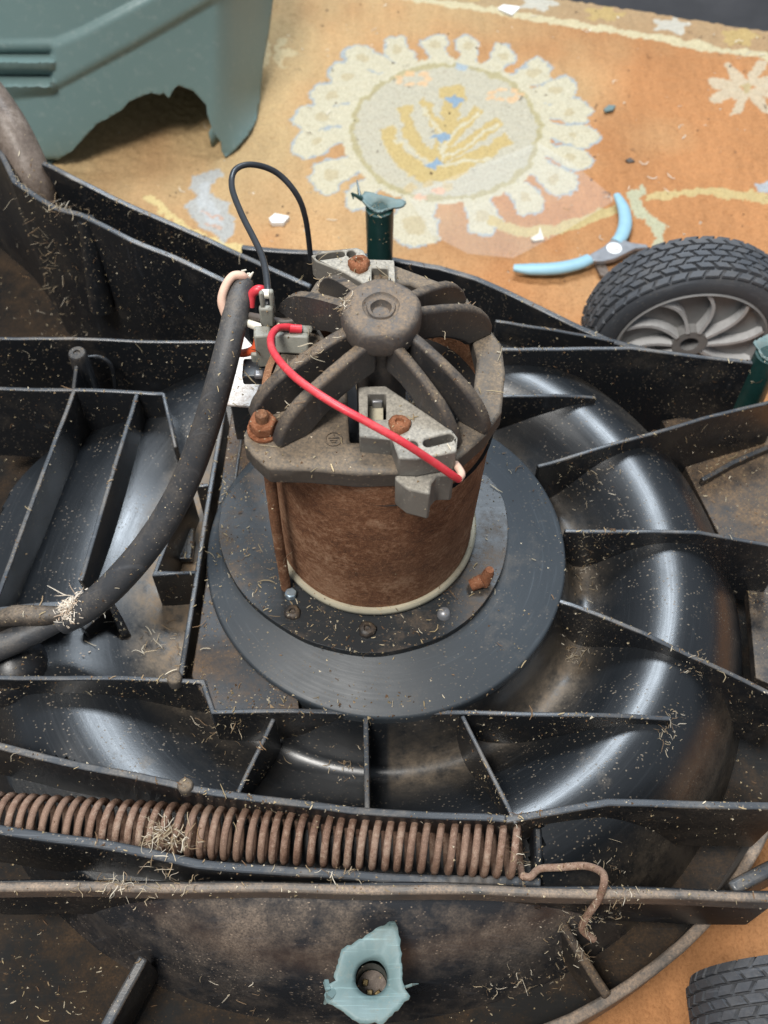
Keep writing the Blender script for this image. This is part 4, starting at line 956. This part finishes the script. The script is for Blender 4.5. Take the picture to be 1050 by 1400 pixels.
def cast(x, y, dirv):
    d = Vector(dirv).normalized(); o_ = Vector((x, y, 0)) - d * .6
    h, loc, nor, idx, ob, mt = sc.ray_cast(dg, o_, d)
    if not h or any(ob.name.startswith(k) for k in SKIP): return None
    return np.array(loc), np.array(nor), ob.name
def vn3(x, y, f, seed):
    return (math.sin(x * f + seed) * math.cos(y * f * 1.13 + seed * 2.1) + math.sin((x + y) * f * 1.7 + seed * .7) * .6 + math.sin((x - y * 1.3) * f * 2.9 + seed * 3) * .4) / 2
B = Bits()
def lay(loc, nor, length, wd, c, lift=.0004, curl=.15):
    a = rng.uniform(0, 2 * math.pi); t0 = np.cross(nor, np.array([math.cos(a), math.sin(a), .3])); t0 /= np.linalg.norm(t0) + 1e-9
    t1 = np.cross(nor, t0); P = []; n = 4 if length > .004 else 3; bend = rng.normal(0, curl)
    for i in range(n):
        u = (i / (n - 1) - .5); P.append(loc + nor * (lift + rng.uniform(0, .0005)) + t0 * length * u + t1 * length * bend * (u * u * 4))
    B.ribbon(P, wd, nor, c)
count = 0
for _ in range(95000):
    if count > 34000: break
    ang = rng.uniform(0, 2 * math.pi)
    if rng.random() < .72: x, y = rng.uniform(-.24, .24), rng.uniform(-.23, .26)
    else: rad = rng.normal(.118, .02); x, y = rad * math.cos(ang), rad * math.sin(ang)
    dv = (rng.normal(0, .35), rng.normal(.35, .35), -1)
    h = cast(x, y, dv)
    if h is None: continue
    loc, nor, nm = h
    r = math.hypot(loc[0], loc[1]); dens = .5 + .6 * vn3(loc[0], loc[1], 38, 1.3) + .25 * vn3(loc[0], loc[1], 120, 4)
    if nm.startswith('centre_disc'): dens *= .10
    elif nm.startswith('motor_can'): dens *= .06
    elif nm.startswith(('cap', 'hub', 'brush', 'lug')): dens *= .35
    elif nm.startswith('blade_housing'):
        dens *= .62
        if .09 < r < .122: dens *= 3.2 if loc[0] > 0 else 2.3
        if r > .165: dens *= 1.5
        if loc[0] > .06 and loc[1] > .06: dens *= 2.0
    elif nm.startswith(('coil', 'cable')): dens *= .16
    if loc[2] < -.05: dens *= .8
    if abs(nor[2]) < .35: dens *= .5
    if loc[0] < -.1 and loc[1] > .12: dens *= 1.8
    if rng.random() > dens: continue
    c = PAL[rng.integers(0, len(PAL))] * rng.uniform(.6, 1.25); k = rng.random()
    if k < .90: B.crumb(loc, .00016 + .0006 * rng.random() ** 2.6, c)
    elif k < .993: lay(loc, nor, rng.uniform(.001, .0036), rng.uniform(.0002, .0006), c, .0004, .06)
    else: lay(loc, nor, rng.uniform(.004, .009), rng.uniform(.0002, .0006), c, .0008, .15)
    count += 1
# packed dust and chaff along the feet of the ribs
for pts, zb, th, m in ribs:
    W = A(*pts); segs = [(W[i], W[i + 1]) for i in range(len(W) - 1)]
    for p, q in segs:
        Ls = np.linalg.norm(q - p); n = int(Ls / .0005)
        nn = np.array([-(q - p)[1], (q - p)[0]]) / (np.linalg.norm((q - p)[:2]) + 1e-9)
        ph = rng.uniform(0, 6)
        for _ in range(n):
            t = rng.random()
            if rng.random() > .25 + .75 * max(0, math.sin(t * Ls * 190 + ph)): continue
            off = (th * .6 + abs(rng.normal(0, .0032))) * (1 if rng.random() < .5 else -1)
            b_ = p + (q - p) * t; hh = sc.ray_cast(dg, Vector((b_[0] + nn[0] * off, b_[1] + nn[1] * off, .0)), Vector((0, 0, -1)), distance=.09)
            if not hh[0] or hh[4].name.startswith(SKIP): continue
            c = PAL[rng.integers(0, len(PAL))] * rng.uniform(.45, 1.0); loc = np.array(hh[1])
            if rng.random() < .9: B.crumb(loc, .0003 + .0008 * rng.random() ** 2, c)
            else: lay(loc, np.array(hh[2]), rng.uniform(.001, .0035), rng.uniform(.0002, .0006), c, .0005, .08)
B.build('grass_clippings', 'dry tan grass clippings and crumbs strewn over the black deck', 'grass clippings')

B = Bits()
for _ in range(700):
    x, y = rng.uniform(-.35, .42), rng.uniform(.2, .66)
    hh = sc.ray_cast(dg, Vector((x, y, .3)), Vector((0, 0, -1)))
    if not hh[0] or hh[4].name != 'rug': continue
    c = (np.array((.62, .56, .46)) if rng.random() < .5 else np.array((.10, .07, .05))) * rng.uniform(.7, 1.2); loc = np.array(hh[1])
    if rng.random() < .75: B.crumb(loc, .0004 + .0012 * rng.random() ** 2, c)
    else: lay(loc, np.array((0, 0, 1.0)), rng.uniform(.003, .009), rng.uniform(.0004, .0008), c, .001, .3)
B.build('rug_crumbs', 'light and dark crumbs and lint scattered on the rug', 'crumbs')

def tuft(name, label, spots, cat='dry grass', wd=(.00012, .0004), pal=PAL, cam_dir=None):
    global B
    B = Bits()
    for (u, v, z, rx, ry, n, ln) in spots:
        c0 = at(u, v, z)
        for _ in range(int(n * .8)):
            p = c0 + np.array([rng.normal(0, rx), rng.normal(0, ry), abs(rng.normal(0, .0015))])
            d = rng.normal(0, 1, 3); d[2] *= .35; d /= np.linalg.norm(d); L_ = ln * rng.uniform(.3, 1.2); cur = rng.normal(0, .5, 3); cur[2] *= .3
            hh = sc.ray_cast(dg, Vector((p[0], p[1], p[2] + .014)), Vector((0, .12, -1)).normalized(), distance=.10)
            if hh[0]: p = np.array(hh[1]) + np.array([0, 0, abs(rng.normal(0, .0012)) + .0003])
            else: continue
            L_ *= .55; d2 = np.cross(d, np.array([0, 0, 1.0])); w1 = rng.normal(0, .10)
            P = [p + d * L_ * t + cur * L_ * t * t * .8 + d2 * L_ * w1 * math.sin(t * 5) for t in (0, .2, .4, .6, .8, 1.0)]
            nn = np.array([rng.normal(0, .4), rng.normal(-.3, .4), 1.0])
            B.ribbon(P, rng.uniform(*wd), nn, pal[rng.integers(0, len(pal))] * rng.uniform(.7, 1.2))
    return B.build(name, label, cat)
LINT = np.array([(.46, .38, .30), (.55, .48, .40), (.38, .28, .20), (.60, .52, .42)])
STRAW = np.array([(.42, .35, .25), (.33, .26, .17), (.50, .44, .35), (.24, .17, .10), (.16, .11, .07)])
tuft('lint_clump', 'pale matted lint caught on the cable where its sheath is split', [(100, 808, .018, .0028, .0048, 700, .0045), (94, 838, .018, .0022, .004, 420, .004), (85, 790, .012, .003, .004, 30, .014)], 'lint', (.0002, .0006), LINT)
tuft('dry_grass_tuft', 'small tuft of dried grass stuck on the lower side of the rusty spring', [(215, 1140, .0, .005, .003, 230, .009), (240, 1150, .0, .004, .002, 90, .008)], pal=STRAW)
tuft('dry_grass_tuft', 'straggling dried grass hanging over the long front bar at left', [(150, 1205, .003, .008, .002, 60, .011), (225, 1190, .003, .007, .003, 45, .012), (170, 1225, -.008, .010, .002, 45, .009), (250, 1220, -.008, .006, .002, 25, .010), (470, 1195, .0, .006, .002, 40, .008)], pal=STRAW)
tuft('dry_grass_tuft', 'mass of dried grass heaped against the back wall at the far left', [(35, 300, .02, .012, .010, 120, .016), (25, 345, -.01, .014, .010, 120, .014), (60, 360, -.02, .012, .012, 90, .010), (60, 300, .02, .010, .006, 60, .012), (85, 285, .035, .006, .004, 90, .010)], pal=STRAW * .75)
tuft('lint_clump', 'pinkish grey lint wedged in the corner at the left below the back wall', [(58, 425, -.012, .005, .008, 260, .008), (78, 452, -.004, .008, .003, 120, .007)], 'lint', (.0002, .0005), LINT * .85)
tuft('dry_grass_tuft', 'wispy dried grass caught between the fins of the motor end cap', [(432, 500, .150, .004, .005, 110, .010), (562, 498, .146, .006, .005, 160, .010), (395, 545, .152, .003, .002, 22, .009), (470, 440, .168, .002, .003, 60, .005), (590, 520, .146, .004, .004, 60, .010), (640, 392, .160, .003, .002, 35, .006), (440, 378, .14, .005, .003, 40, .009)], pal=STRAW)
tuft('dry_grass_tuft', 'crumbled dry leaves and grass caught beside the lower right rib end', [(918, 995, -.008, .003, .006, 60, .006), (790, 895, -.028, .004, .004, 70, .005), (800, 660, -.030, .010, .010, 120, .006), (800, 775, -.03, .006, .010, 90, .006), (965, 905, -.006, .008, .003, 70, .005)], pal=STRAW * .7)
tuft('dry_grass_tuft', 'crust of dried grass around the hooked end of the spring', [(715, 1165, .0, .002, .006, 60, .007), (800, 1268, -.02, .003, .006, 90, .005), (850, 1240, -.01, .005, .003, 90, .005), (790, 1300, -.05, .008, .010, 150, .005), (840, 1180, -.02, .005, .004, 40, .006)], pal=STRAW * .85)
tuft('dry_grass_tuft', 'loose straws lying in the front compartments below the disc', [(300, 1005, -.03, .008, .004, 50, .010), (430, 1040, -.03, .010, .002, 6, .016), (470, 1055, -.033, .004, .004, 40, .004), (225, 880, -.03, .012, .006, 60, .010), (330, 1350, -.07, .01, .005, 20, .006), (700, 1350, -.07, .010, .004, 60, .007)], pal=STRAW)
